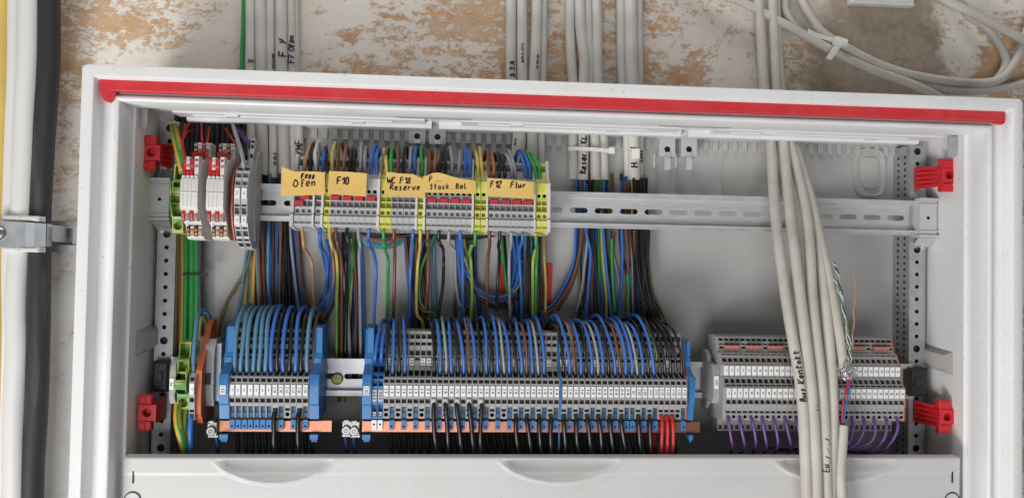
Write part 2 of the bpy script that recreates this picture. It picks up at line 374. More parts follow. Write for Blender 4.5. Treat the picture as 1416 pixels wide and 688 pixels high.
# moulded top cover: three fields, with stepped ribs and recessed grips
for k, (x0, x1) in enumerate(((-383,-122.4),(-121.4,121),(122,381.5))):
    h = MB()
    h.box(x0+14, x1-.2, 40, 54, 303.8, 306.3); h.box(x0+24, x1-9, 54.4, 76, 302.6, 306.3); h.prism([(76.4,306.3),(76.4,301.2),(78,299.6),(84,299.2),(88,300.2),(89.5,306.3)], x0+(30 if k == 0 else 3), x1-(20 if k == 2 else 3))
    h.box(x0+40, x1-40, 63, 66, 301.4, 302.5); h.box(x0+70, x0+82, 56, 62, 301, 302.5); h.box(x1-78, x1-66, 68, 75, 301, 302.5)
    h.build('top_cover', SHEET, cab, CO)
for xc in (-122, 121.5):
    h = MB(); pl = []
    for i in range(13):
        a = math.pi*i/12; pl.append((xc+math.copysign(28+8*abs(math.cos(a))**.6, math.cos(a)), 38+11*math.sin(a)))
    h.add([(x,y,303.2) for x,y in pl]+[(x,y,306) for x,y in pl], [tuple(range(13))]+[(i,(i+1)%13,13+(i+1)%13,13+i) for i in range(13)])
    h.build('grip_recess', INNER, cab, CO)
# comb of the cable entry along the back edge
h = MB()
x = -255
while x < 372:
    h.box(x, x+5.4, 116, 117.8, 292.4, 305); x += 10.2
h.box(-258, 374, 115.5, 117.7, 303, 312)
h.build('cable_comb', INNER, cab, CO)
# red strip in the groove under the top edge
h = MB(); xa = -401.6; xb = 398.9
h.prism([(5.2,319.4),(4.6,318.7),(4.6,310.9),(5.4,310),(9,309.6),(9,319.4)], xa+7, xb)
g = []
for i in range(9):
    t = i/8; g.append((xa+7-7*math.sin(t*math.pi/2), 0))
h.slab([(xa+7.0,319.5),(xa-.2,319.2),(xa+.2,312),(xa+1.6,305.5),(xa+4.2,301.2),(xa+8,300.2),(xa+11.5,303.2),(xa+13.5,309.5),(xa+7.1,309.8)], 4.9, 9)
h.slab([(xb+.1,319.5),(xb+1.4,318.4),(xb+1.4,308.8),(xb-1,307.2),(xb-7,308.2),(xb-9,309.5),(xb,309.7)], 5, 9)
for xc in (-126, 92): h.prism([(4.5,310.8),(4.5,309.6),(5.4,308.9),(8,309),(8,310.8)], xc-24, xc+24)
h.build('red_strip', REDG, cab, CO)
# small things in the top corners and on the side walls
h = MB(); h.slab([(-381.5,303),(-376.5,303),(-376.5,287),(-378,284.5),(-381.5,287)], 44, 45); h.build('corner_clip', ZINCD, cab, CO)
h = MB(); h.slab([(371,302),(380,302),(380,284),(377,281.5),(371,283)], 44, 45); h.build('corner_clip', ZINCD, cab, CO)
for sx in (-1, 1):
    xw = -383.2 if sx < 0 else 381.8
    h = MB(); z0 = 83 if sx < 0 else 72
    h.add([(xw,52,z0),(xw,100,z0+3),(xw,100,z0+26),(xw,52,z0+22),(xw-sx*3,62,z0+5),(xw-sx*8,98,z0+9),(xw-sx*8,98,z0+22),(xw-sx*3,62,z0+18)],
          [(0,1,2,3),(4,5,6,7),(0,1,5,4),(1,2,6,5),(2,3,7,6),(3,0,4,7)])
    h.build('wall_boss', INNER, cab, CO)
# knock-out oval on the back plate
h = MB(); cx, cz = U(1203, 239, 117); pts = []
def oval(rx, rz, n=32, e=.55):
    return [(cx+rx*math.copysign(abs(math.cos(2*math.pi*i/n))**e, math.cos(2*math.pi*i/n)), cz+rz*math.copysign(abs(math.sin(2*math.pi*i/n))**e, math.sin(2*math.pi*i/n))) for i in range(n)]
rings = [(oval(17.5,26),117.9),(oval(16.8,25.3),115.6),(oval(15.2,23.6),115.4),(oval(14.4,22.8),117),(oval(9.8,17),117.2),(oval(9.2,16.3),115.9),(oval(8.6,15.7),115.8)]
for q, y in rings: h.v += [(a, y, c) for a, c in q]
for i in range(len(rings)-1):
    for k in range(32): h.f.append((i*32+k, i*32+(k+1)%32, (i+1)*32+(k+1)%32, (i+1)*32+k)); h.m.append(0)
h.f.append(tuple(6*32+k for k in range(32))); h.m.append(0)
h.build('knockout', INNER, cab, CO)

# perforated upright profiles
def profile(x0, x1, side):
    h = MB(); z = -150; k = 0; xm = (x0+x1)/2
    while z < 300:
        if k % 8 == 3: h.hole(x0, x1, z, z+12.5, 88, xm, z+6.2, 3.6, 4, n=14, mi=1)
        else: h.hole(x0, x1, z, z+12.5, 88, xm, z+6.2, 2.1, 4, n=10, mi=1)
        z += 12.5; k += 1
    h.box(x0-1.4, x0-.05, 87.5, 117.8, -150, z); h.box(x1+.05, x1+1.4, 87.5, 117.8, -150, z)
    if side:                                     # dark squares for the shaded perforations in the flank that faces the camera
        zz = -148
        while zz < 290:
            for yy in (96, 108): h.box(x0-1.9, x0-1.45, yy-1.3, yy+1.3, zz, zz+2.6, 1)
            zz += 6.4
    h.build('mounting_profile', [ZINCD, TDARK], cab, CO)
profile(-378.5, -364.5, False); profile(360, 374, True)

# red latches between profile and cover
def latch(px, py, Y, sgn, ztilt=0):
    cx, cz = U(px, py, Y)
    lt = MB()
    # face: square with a bore, tabs above and below
    lt.hole(cx-8, cx+8, cz-7, cz+7, Y, cx, cz, 4, 7, n=16); lt.box(cx-8, cx-7.9, Y, Y+8, cz-7, cz+7); lt.box(cx+7.9, cx+8, Y, Y+8, cz-7, cz+7)
    lt.box(cx-8, cx+8, Y+.1, Y+8, cz+6.95, cz+7); lt.box(cx-8, cx+8, Y+.1, Y+8, cz-7, cz-6.95)
    for s in (-1, 1):
        lt.bbox(cx-8, cx+4, Y-.4, Y+6, min(cz+s*7.2,cz+s*16), max(cz+s*7.2,cz+s*16), 1)
        lt.bbox(cx-6.5, cx-1, Y-1.6, Y-.5, min(cz+s*9,cz+s*14), max(cz+s*9,cz+s*14), .6)
    r = lt.build('cover_latch', REDL, cab, CO)
    # ribbed arm back to the profile
    am = MB(); x1 = -371 if sgn < 0 else 367
    N = 6
    for i in range(5):
        zz = cz-9+4.2*i
        a = (cx-sgn*(6), zz, Y+6); e = (x1-sgn*4, zz*.0+cz-9.5+4.6*i, 87)
        am.add([(a[0],a[2],a[1]-1.5),(a[0],a[2]+6,a[1]-1.5),(e[0],e[2],e[1]-1.7),(e[0],e[2]-9,e[1]-1.7),
                (a[0],a[2],a[1]+1.5),(a[0],a[2]+6,a[1]+1.5),(e[0],e[2],e[1]+1.7),(e[0],e[2]-9,e[1]+1.7)],
               [(0,1,2,3),(4,5,6,7),(0,1,5,4),(1,2,6,5),(2,3,7,6),(3,0,4,7)])
    a0, e0 = cx-sgn*6, x1-sgn*4
    am.add([(a0,Y+7.5,cz-8),(e0,86,cz-8),(e0,87,cz-8),(a0,Y+12,cz-8),(a0,Y+7.5,cz+7),(e0,86,cz+7),(e0,87,cz+7),(a0,Y+12,cz+7)],
           [(0,1,2,3),(4,5,6,7),(0,1,5,4),(1,2,6,5),(2,3,7,6),(3,0,4,7)])
    am.build('latch_arm', REDL, r, CO)
latch(209, 211, 58, -1); latch(1313, 242, 52, 1); latch(203, 570, 55, -1); latch(1310, 576, 50, 1)

# support brackets at the field joints
for px, py, sl in ((577,186,0),(605,187,0),(922,204,1),(952,204,1)):
    cx, cz = U(px, py, 92); h = MB()
    h.hole(cx-8, cx+8, cz-9, cz+9, 90, cx, cz-2, 3, 5, n=12, mi=1); h.box(cx-8, cx-7, 90.1, 116, cz-9, cz+13); h.box(cx+7, cx+8, 90.1, 116, cz-9, cz+13)
    h.prism([(90.3,cz+9),(86,cz+13),(86,cz+15),(92,cz+15),(92,cz+9)], cx-11, cx+11)
    h.box(cx-3, cx+3, 88.6, 89.9, cz-9, cz-5, 2)
    if sl:
        h.box(cx-2, cx+4, 92, 94, cz-22, cz-9.2); h.box(cx-13, cx-11.4, 94, 96, cz-20, cz-6)
    h.build('joint_bracket', [TGREYL, TDARK, ZINC], cab, CO)

# blank cover panel below the open fields
def panel():
    xl, zl_ = U(171.3, 631.5, 24); xr, zr_ = U(1327.4, 632, 24)
    h = MB(); nx, rows = 420, [0,-.4,-1.0]+[-1.0-1.05*i for i in range(1,36)]+[-45,-60,-100,-168]
    scoops = []
    for a, c, d in ((297,378,462),(692,774,858),(1072,1158,1243)):
        xa_ = U(a,634,24)[0]; xb_ = U(d,634,24)[0]; scoops.append(((xa_+xb_)/2, (xb_-xa_)/2))
    def yy(x, z):
        y = 24.0
        if z > -.3: y += 1.6
        elif z > -.9: y += .5
        if z < -14.8: y += .55                        # inner field sits a little lower
        elif z < -14: y += .28
        for cx, hw in scoops:
            u = abs(x-cx)/hw
            if u < 1.15:
                edge = -1.6-18.6*max(0, 1-u*u)**.75            # lower edge of the scoop
                if u < 1 and -2.4 > z > edge:
                    t = (z-edge)/17; y += 9.5*t**.9*min(1,(1-u)*5)
                elif u < 1.08:
                    q = (edge-z)
                    if 0 <= q < 4.4: y -= 1.5*math.sin(math.pi*q/4.4)*min(1,(1.08-u)*4)
        return y
    for j, dz in enumerate(rows):
        for i in range(nx+1):
            x = xl+(xr-xl)*i/nx; h.v.append((x, yy(x, dz), zl_+(zr_-zl_)*i/nx+dz))
    for j in range(len(rows)-1):
        for i in range(nx):
            a = j*(nx+1)+i; h.f.append((a, a+1, a+nx+2, a+nx+1)); h.m.append(0)
    # top flange and returns
    B0 = len(h.v)
    for i in range(nx+1):
        x = xl+(xr-xl)*i/nx; h.v.append((x, 35, zl_+(zr_-zl_)*i/nx+.3)); 
    for i in range(nx): h.f.append((i, B0+i, B0+i+1, i+1)); h.m.append(0)
    for i in (0, nx):
        col_ = [j*(nx+1)+i for j in range(len(rows))]; b1 = len(h.v)
        for j in col_: h.v.append((h.v[j][0], 35.5, h.v[j][2]))
        for j in range(len(rows)-1): h.f.append((col_[j], col_[j+1], b1+j+1, b1+j)); h.m.append(0)
    h.box(xl+3, xr-3, 35.8, 37.5, zl_-168, zl_-1)
    pn = h.build('cover_panel', PANEL, cab, CO, 40)
    for px in (184, 1317):
        x, z = U(px, 659, 24); q = MB(); q.box(x-.7, x+.7, 23.9, 24.5, z-5.2, z+5.2); q.build('slot', TDARK, pn, CO)
        x, z = U(px-1 if px < 700 else px, 690.5, 24); q = MB(); q.lathe([(7.2,1),(7.2,0),(6.5,0),(6.5,.9)], (x,23.9,z), 28, 1); q.lathe([(6.2,1),(6.2,.1),(5.9,-.2)], (x,23.9,z), 28); q.build('screw_cap', [PANEL, TDARK], pn, CO)
panel()

# ------------------------------------------------------------------ DIN rails
ZU, ZL = 225.4, 61.6                           # centre heights of the upper and the lower rail
def rail(x0, x1, zc, label, slots0, org):
    r = empty('mounting_rail', org, label, 'mounting rail')
    h = MB(); y = 82; D = 7.5
    # folded section, with the web cut into slotted cells
    for s in (-1, 1):
        h.prism([(y,zc+s*17.5),(y,zc+s*12.6),(y+D-1,zc+s*12.4),(y+D-1,zc+s*11.2),(y+D,zc+s*11.2),(y+D,zc+s*13.6),(y+1.1,zc+s*13.8),(y+1.1,zc+s*17.5)], x0, x1)
        h.prism([(y-.5,zc+s*17.5),(y-.5,zc+s*16.2),(y-.02,zc+s*16.2),(y-.02,zc+s*17.5)], x0, x1)
    x = x0; pitch = 25
    st = (slots0-x0) % pitch-pitch
    x = x0
    def web(a, c): h.box(a, c, y+D-1, y+D, zc-11.2, zc+11.2)
    c = slots0-pitch*math.ceil((slots0-x0)/pitch); prev = x0
    while c < x1+pitch:
        a, e = c-9, c+9
        if a > x0 and e < x1:
            web(prev, a); R_ = 2.6
            for s in (-1, 1):                 # metal above and below each slot, ends rounded
                pl = [(a, zc+s*11.2), (a, zc)]
                pl += [(a+R_-R_*math.cos(t*math.pi/10), zc+s*R_*math.sin(t*math.pi/10)) for t in range(1, 6)]
                pl += [(e-R_+R_*math.sin(t*math.pi/10), zc+s*R_*math.cos(t*math.pi/10)) for t in range(0, 5)]
                pl += [(e, zc), (e, zc+s*11.2)]
                h.slab(pl, y+D-1, y+D)
            prev = e
        c += pitch
    web(prev, x1)
    h.build('rail', ZINC, r, org)
    return r
xl_ = U(222, 280, 82)[0]; xr_ = U(1268, 298, 82)[0]
ru = rail(xl_, xr_, ZU, 'upper slotted metal rail carrying the terminals with yellow notes', U(835, 290, 88)[0], (0, 90, ZU))
rl = rail(U(236, 525, 82)[0], U(1262, 525, 82)[0], ZL, 'lower slotted metal rail under the blue ended terminal rows', U(489, 521, 88)[0], (0, 90, ZL))
# end brackets of the upper rail, one left, one right
for xa, xb, sg in ((U(207,280,78)[0], U(236,280,78)[0], -1), (U(1269,300,78)[0], U(1295,300,78)[0], 1)):
    h = MB(); xm = (xa+xb)/2
    h.hole(xa+1, xb-1, ZU-17, ZU+17, 76, xm, ZU, 1.7, 4, mi=1)
    for s in (-1, 1):
        z = ZU+s*18.4; h.box(xa, xb, 74, 110, z-1.3, z+1.3)
        h.box(xa+.6, xb-.6, 74.8, 76.2, ZU+s*13.5-.7, ZU+s*13.5+.7)
    h.box(xa+1, xa+2.4, 76.1, 110, ZU-17, ZU+17); h.box(xb-2.4, xb-1, 76.1, 110, ZU-17, ZU+17)
    h.build('end_bracket', [TGREYL, TDARK], ru, (0,90,ZU))
    h = MB()                                    # bent steel foot below
    h.add([(xa+1,78,ZU-20),(xb-1,78,ZU-20),(xb-3,100,ZU-36),(xa+6,100,ZU-36),(xa+1,80,ZU-20),(xb-1,80,ZU-20),(xb-3,102,ZU-36),(xa+6,102,ZU-36)],
          [(0,1,2,3),(4,5,6,7),(0,1,5,4),(1,2,6,5),(2,3,7,6),(3,0,4,7)])
    h.lathe([(3,0),(3,-1.6),(1.4,-2.2)], (xm+sg*2, 90, ZU-29), 12)
    h.build('steel_foot', ZINC, ru, (0,90,ZU))
    h = MB(); h.prism([(80,ZU+20),(96,ZU+38),(112,ZU+38),(112,ZU+20)], xm-(5 if sg<0 else 9), xm+(9 if sg<0 else 2)); 
    h.box(xm-9, xm+7, 96, 98, ZU+38, ZU+62); h.lathe([(2.8,0),(2.8,-1.5),(1.2,-2)], (xm+1, 96, ZU+50), 12)
    h.build('upper_bracket', ZINCD, ru, (0,90,ZU))
for xa, xb in ((U(215,515,84)[0], U(237,515,84)[0]), (U(1252,527,84)[0], U(1278,527,84)[0])):
    h = MB(); h.bbox(xa, xb, 76, 100, ZL-14, ZL+14, 2); h.bbox(xa+5, xb-5, 74.6, 76, ZL-5, ZL+5, .6)
    h.build('end_bracket', BLACKP, rl, (0,90,ZL))
x, z = U(466, 523.5, 86); h = MB(); h.lathe([(5.6,2.2),(5.6,0),(4.6,-1),(4,-1),(3.8,-.4)], (x,86.2,z), 20); h.box(x-3, x+3, 84.9, 85.6, z-.6, z+.6); h.box(x-.6, x+.6, 84.8, 85.5, z-3, z+3)
h.build('earth_screw', mat('earth_screw_green', (.16,.17,.05), .4, .6, col2=(.33,.3,.1), scale=300), rl, (0,90,ZL))

# ------------------------------------------------------------------ terminal helpers
def notched(front, back_y, zb, zt, cuts):
    """closed (y,z) outline: front polyline listed top to bottom, cut by pockets [(z_hi, z_lo, depth)]"""
    def yat(z):
        for (y0,z0),(y1,z1) in zip(front, front[1:]):
            if z0 >= z >= z1 and z0 > z1: return y0+(y1-y0)*(z0-z)/(z0-z1)
        return front[-1][0]
    pts = list(front); out = []
    cuts = sorted(cuts, key=lambda c: -c[0])
    i = 0
    for hi, lo, d in cuts:
        while i < len(pts) and pts[i][1] > hi+1e-6: out.append(pts[i]); i += 1
        y1, y2 = yat(hi), yat(lo); yd = max(y1, y2)+d
        out += [(y1,hi),(yd,hi),(yd,lo),(y2,lo)]
        while i < len(pts) and pts[i][1] >= lo-1e-6: i += 1
    out += pts[i:]
    return [(back_y, zt)]+out+[(back_y, zb)]
def outline(front, back_y, zb, zt): return [(back_y, zt)]+list(front)+[(back_y, zb)]
def cheeks(h, front, back_y, zb, zt, w, cuts, wall=.55, m=0):
    """block body of width w from x=0: pockets between two thin side walls"""
    o = outline(front, back_y, zb, zt)
    h.prism(o, 0.12, wall, m); h.prism(o, w-wall, w-.12, m)
    h.prism(notched(front, back_y, zb, zt, cuts), wall+.001, w-wall-.001, m)
def marker(name_par, text, x, w, y, z0, z1, rot, org, h=None, thick=1.2):
    """white marker plate with print, one mesh"""
    k = MB(); k.bbox(x, x+w, y, y+thick, z0, z1, .15)
    if text:
        hh = w*.62 if rot else min(w*(.6 if len(text) < 2 else .5), (z1-z0)*.45)
        if rot and len(text) > 3: hh = w*.55
        st, L = strokes(text, hh, .12); L -= .12*hh
        cx, cz = x+w/2, (z0+z1)/2
        for q in st:
            if rot: pp = [(cx+hh/2-v, y-.02, cz-L/2+u) for u, v in q]
            else: pp = [(cx-L/2+u, y-.02, cz-hh/2+v) for u, v in q]
            k.tube(pp, .23, 4, 1)
    return k.build('marker', [TAGW, INK], name_par, org)

# ------------------------------------------------------------------ long lower row (52 blocks)
FRONT_A = [(62,108.5),(60,107.5),(58.5,97),(57,86.5),(55.5,76),(51,73),(46,70.5),(41,68.6),(39,67),(37.6,62),(37.4,50),(37.8,44.5),(39,43),(40,41.5),(41,31),(42,30.2),(46,29.5)]
CUT_BACK = [(105,100.5,9),(97.5,94.5,8),(90.2,85.4,9),(84,80.8,6)]
ZBOT = 12
def protoA(kind):
    h = MB(); w = PW
    cuts = CUT_BACK+[(72.6,67.6,12),(66,62.6,7),(48.6,44.6,7)]
    cuts += [(41.2,30.6,6)] if kind == 'slider' else [(39.6,37,6),(36.6,31,9)]
    cheeks(h, FRONT_A, 83, 27, 108.5, w, cuts)
    if kind != 'slider': h.hole(.56, w-.56, 30.9, 36.7, 40.9, w/2, 33.9, 1.85, 8, n=12, mi=1)
    body = h.mesh('terminal_body', [TGREY, TDARK])
    s = MB()
    if kind == 'slider':
        s.box(.9, w-.9, 43.2, 46, 30.9, 40.2); s.box(1.0, w-1.0, 42.2, 43.1, 31.2, 35.2); s.box(1.0, w-1.0, 42.6, 43.1, 35.8, 36.4)
        f = MB(); f.hole(.45, w-.45, 20.6, 29.2, 40, w/2, 23.6, .95, 4, n=10); 
        f.box(.45, .55, 40.01, 43.4, 20.6, 29.2); f.box(w-.55, w-.45, 40.01, 43.4, 20.6, 29.2); f.box(.45, w-.45, 40.01, 43.4, 20.5, 20.59)
        return body, s.mesh('slider', TBLUED), f.mesh('busbar_foot', TBLUE)
    return body, None, None
XA0 = U(530, 540, 38)[0]; XA1 = U(950.2, 540, 38)[0]
PW = (XA1-XA0-2.0)/52
def xa(i): return XA0+PW*i+(2.0 if i >= 30 else 0)
PROTO = {k: protoA(k) for k in ('slider', 'hole')}
SLIDE = {i for i in range(52) if (i % 2 == 1 and i <= 41)} | {42, 44, 46, 51}
nums = ['8.2','8.3','8.5','8.6','8.8','8.9','8.11','8.12','9.2','9.3','10.2','10.3','11.2','11.3','12.2','12.3','13.2','13.3','14.2','14.3','14.5','14.6','15.2','15.3','15.5','15.6','15.8','15.9','16.11','16.12',
        '17.2','17.3','17.5','17.6','17.8','17.9','17.11','17.12','17.14','17.15','17.17','18.14','PE','20.2','20.3','21.2','21.3','22.2','23.4','24.4','25.1','25.4']
used = {}
def block(meshes, x, y, z, label, group, tagspec=()):
    body, sl, ft = meshes
    o = empty('terminal_block', (x, y, z), label, 'terminal block', group)
    for me, nm in ((body,'terminal_body'),(sl,'slider'),(ft,'busbar_foot')):
        if me:
            c = link(nm, me, o); c.location = (0, -y*S, -z*S)   # the shared meshes are drawn from x = 0
    for (t, x0, w, yy, z0, z1, rot) in tagspec:
        marker(o, t, x+x0, w, yy, z0, z1, rot, (x, y, z))
    return o
for i in range(52):
    kd = 'slider' if i in SLIDE else 'hole'
    what = 'with blue foot on copper' if kd == 'slider' else 'with round clamp hole'
    tg = [(nums[i], .7, PW-1.4, 36.3, 51.2, 60.6, True)]
    if i in (0,3,4,6,7,11,13,15,17,19,22,24,28,30,31,32,36,40,43,46,49): tg.append((nums[i], .7, PW-1.4, 54.6, 76.6, 83.2, True))
    block(PROTO[kd], xa(i), 83, ZL, f'grey block {what}, {nth(i+1)} from left in the long row', 'terminal blocks of the long lower row', tg)
h = MB(); h.prism([(82,104),(62,104),(56,86),(50,73),(39,69),(36,62),(36,44),(39,42),(40,30),(82,28)], xa(30)-1.8, xa(30)-.2)
h.prism([(46,28.5),(43,24),(43,2),(46,2)], xa(30)-1.7, xa(30)-.3)
o = h.build('partition_plate', TBLUE, None, (xa(30), 82, ZL)); tag(o, 'thin blue partition plate standing between grey blocks of the long lower row', 'partition plate')
h = MB(); h.prism([(82,108),(62,108),(56,86),(50,74),(41,70),(40,62),(40,44),(41,42),(42,30),(82,28)], xa(52)+.1, xa(52)+1.3)
o = h.build('partition_plate', TORANGE, None, (xa(52), 82, ZL)); tag(o, 'thin orange partition plate against the right blue end stop of the long row', 'partition plate')

# two blue feed-in blocks beside the left end stop
for k in range(2):
    x = U(514+8.3*k, 540, 38)[0]; w = 5.1; h = MB()
    fr_ = [(58,104),(56,84),(52,76),(46,72.5),(40,70),(38.6,66),(38.4,60),(39,42),(40,41),(41,30.2),(45,29.5)]
    cheeks(h, fr_, 83, 27, 104, w, [(98,92,8),(88,83,8),(75.5,71,10),(69.5,66,6),(64.6,59.6,6),(43.2,32,6)])
    o = empty('terminal_block', (x, 83, ZL), f'{"first" if k == 0 else "second"} of two all blue blocks beside the left blue end stop', 'terminal block', 'blue feed blocks')
    h.build('terminal_body', [TBLUE, TDARK], o, (0, 0, 0)).location = (0, -.083, -ZL*S)
    marker(o, '0.0.0', x+.5, w-1, 37.6, 46, 56.6, True, (x,83,ZL)).data.materials[0] = TGREYL
    q = MB(); q.box(x+1.1, x+w-1.1, 42, 45.9, 32.4, 36.4); q.box(x+1.2, x+w-1.2, 41, 41.9, 35, 36.2); q.box(x+1.2, x+w-1.2, 41, 41.9, 32.6, 33.6); q.build('slider', TGREYL, o, (x,83,ZL))
    q = MB(); q.hole(x+.4, x+w-.4, 20.2, 29.2, 39.6, x+w/2, 25.4, 1, 4, mi=1); q.box(x+.4, x+w-.4, 43.4, 43.6, 20.2, 29.2); q.box(x+.4, x+.5, 39.61, 43.3, 20.2, 29.2); q.box(x+w-.5, x+w-.4, 39.61, 43.3, 20.2, 29.2); q.build('busbar_foot', [TAGW, TDARK], o, (x,83,ZL))

# ------------------------------------------------------------------ short lower row (13 blocks)
XB0 = U(317, 535, 38)[0]; XB1 = U(427, 535, 38)[0]; PWA = PW
PW = (XB1-XB0)/13
dz = 2.0                                       # this row stands a touch lower on its rail clips: same profile
PB = {k: protoA(k) for k in ('slider', 'hole')}
lab = ['1','2','3','4','5','6','7','38.2','38.3','39.2','39.3','40.2','40.3']
for i in range(13):
    kd = 'hole' if i in (7, 9, 11) else 'slider'
    x = XB0+PW*i
    what = {'slider':'with blue foot on copper', 'hole':'with round clamp hole'}[kd]
    tg = [(lab[i], .7, PW-1.4, 36.3, 51.2, 60.6, i > 6)]
    if i in (7,9,11): tg.append((lab[i], .7, PW-1.4, 54.6, 76.6, 83.2, True))
    block(PB[kd], x, 83, ZL, f'grey block {what}, {nth(i+1)} from left in the short row', 'terminal blocks of the short lower row', tg)
h = MB(); h.prism([(82,106),(62,106),(56,86),(50,74),(41,70),(40,62),(40,44),(41,42),(42,30),(82,28)], XB1+.1, XB1+1.2)
o = h.build('partition_plate', TORANGE, None, (XB1, 82, ZL)); tag(o, 'thin orange partition plate against the right blue stop of the short row', 'partition plate')

# ------------------------------------------------------------------ blue end stops, busbars, bar clamps
PW = PWA
def end_stop(x0, x1, text, label, zt=111):
    h = MB(); o = empty('end_stop', (x0, 82, ZL), label, 'end stop', 'blue end stops of the lower rows')
    w = x1-x0
    h.prism([(84,zt),(60,zt),(56,zt-3),(52,88),(50,84),(50,78),(46,74),(36,70),(34,64),(34,58),(36,44),(38,42),(40,30),(84,30)], x0, x1)
    h.box(x0+w*.3, x1-.3, 50.5, 57, 88, zt-1.5); h.box(x0+1, x1-1, 49.2, 50, 79, 83)
    h.build('stop_body', TBLUE, o, (x0,82,ZL))
    q = MB(); q.box(x0+.6, x1-.3, 38, 52, 12.2, 16.4); q.box(x0+1.6, x1-1.2, 40, 52, 9.6, 12.1); q.box(x0+1, x1-1, 48.2, 56, 16.4, 30)
    q.build('bar_support', TBLUE, o, (x0,82,ZL))
    if text: marker(o, text, x0+w*.18, 5, 33, 52.4, 60.4, True, (x0,82,ZL))
    return o
e1 = (U(303,535,36)[0], U(316.3,535,36)[0]); e2 = (U(428.5,535,36)[0], U(441,535,36)[0]); e3 = (U(501,540,36)[0], U(513.6,540,36)[0]); e4 = (xa(52)+1.5, U(960.5,540,36)[0])
end_stop(*e1, '0X1', 'blue end stop at the left of the short row, with white tag', 112)
end_stop(*e2, None, 'blue end stop at the right of the short row, beside bare rail', 112)
end_stop(*e3, '0X2', 'blue end stop at the left of the long row, with white tag', 112)
end_stop(*e4, None, 'blue end stop at the right of the long row, above bare copper end', 103)
for pa, pb, lbl in (((303,576),(459.5,590),'short copper busbar clipped under the short lower row'), ((500,590),(968,591),'long copper busbar clipped under the long lower row')):
    xa_ = U(pa[0], pa[1], 45)[0]; xb_ = U(pb[0], pb[1], 45)[0]
    h = MB(); h.bbox(xa_, xb_, 44, 47.4, 17.4, 27.8, .5); tag(h.build('copper_busbar', COPPER, None, (xa_, 45, 22)), lbl, 'busbar')
def bar_clamp(px, py, label, k):
    cx, cz = U(px, py, 42); o = empty('bar_clamp', (cx, 45, cz-6), label, 'bar clamp', 'busbar clamps')
    h = MB(); w = 4.3
    h.bbox(cx-w, cx+w, 39, 42.6, cz-4.4, cz+7.4, .6); h.box(cx-w, cx+w, 42.7, 49, cz+5.6, cz+7.4); h.box(cx-w, cx+w, 42.7, 49, cz-6.6, cz-4.4)
    h.box(cx-w+.8, cx-w+2.4, 38.2, 38.9, cz-3.6, cz+6.4); h.box(cx-2, cx+2, 36, 49, cz+7.5, cz+9)
    h.build('clamp_body', STEEL, o, (cx,45,cz-6))
    q = MB(); q.lathe([(4.1,3),(4.1,.6),(3.4,0),(2,0),(1.7,1)], (cx-.4, 35.8, cz), 18); q.box(cx-1.9, cx+1.1, 35.6, 36.6, cz-.35, cz+.35); q.box(cx-.75, cx-.05, 35.5, 36.5, cz-1.5, cz+1.5)
    q.build('clamp_screw', STEEL, o, (cx,45,cz-6))
bar_clamp(294.5, 594, 'steel screw clamp on the left end of the short copper busbar', 0)
bar_clamp(480, 593, 'left one of two steel screw clamps beside the long copper busbar', 1)
bar_clamp(491, 594, 'right one of two steel screw clamps, touching the long copper busbar', 1)

# ------------------------------------------------------------------ right lower row (three-tier sensor blocks)
FRONT_C = [(66,106.5),(62,105.5),(60,100),(57,92.5),(53,91),(50,86),(47.4,81.6),(46.2,80.6),(45.6,70),(44,69),(41.4,63.5),(39,61.6),(37.8,60.6),(37.4,50.8),(37.6,44),(38.6,42.6),(39.2,30.6),(41,29.6),(70,28.4)]
XC0 = U(1003.5, 540, 38)[0]; XC1 = U(1251, 540, 38)[0]; NC = 32; PWC = (XC1-XC0)/NC
def protoC(first, last):
    h = MB(); w = PWC
    cheeks(h, FRONT_C, 83, 27, 106.5, w, [(104.4,101.6,7),(99.6,98.2,5),(96.8,94.4,5),(90.4,89.2,3),(86.6,82.9,9),(68,64,9),(63,61.6,4),(49.4,45.6,8),(39,36.8,6),(35.8,31.4,8)], .5)
    h.hole(.51, w-.51, 31.3, 35.9, 38.8, w/2, 33.6, 1.7, 7, n=10, mi=1)
    h.box(.2, w-.2, 60, 80, 16.5, 27.9); h.box(1.2, w-1.2, 59.4, 59.9, 18, 22, 1)
    return h.mesh('terminal_body', [TGREY, TDARK])
PC = protoC(0, 0)
for i in range(NC):
    x = XC0+PWC*i
    block((PC, None, None), x, 83, ZL, f'three tier grey block, {nth(i+1)} from left in the right lower row', 'terminal blocks of the right lower row',
          [(str(2*i+1), .65, PWC-1.3, 44.4, 71.2, 80, False), (str(2*i+2), .65, PWC-1.3, 36.3, 51.6, 60.2, False)])
h = MB(); h.prism(outline(FRONT_C, 83, 27, 106.5), XC0-2.4, XC0-.1); tag(h.build('end_plate', TGREY, None, (XC0-2, 82, ZL)), 'grey end plate closing the left side of the right lower row', 'end plate')
h = MB(); h.prism(outline([(y+.6, z-.4) for y, z in FRONT_C], 83, 27, 106), XC1+.1, XC1+1.5); tag(h.build('end_plate', TORANGE, None, (XC1, 82, ZL)), 'orange end plate closing the right side of the right lower row', 'end plate')
x0 = U(985, 530, 62)[0]; x1 = XC0-2.6
o = empty('end_stop', (x0, 82, ZL), 'grey end stop left of the right lower row, with upright white tag', 'end stop')
h = MB(); h.prism([(84,92),(74,92),(68,88),(64,80),(62,74),(62,50),(66,42),(72,36),(84,36)], x0, x1-6); h.prism([(84,82),(54,80),(50,75),(48,70),(48,50),(52,44),(84,44)], x1-5.9, x1)
for zz in (48, 66): h.box(x0-.5, x0-.04, 64, 80, zz, zz+10)
for zz in (58, 66): h.box(x0+4, x0+8, 57.4, 57.95, zz, zz+4)
h.build('stop_body', [TGREY], o, (x0,82,ZL)); marker(o, '0X3', x1-5, 4, 47, 58, 70, True, (x0,82,ZL))
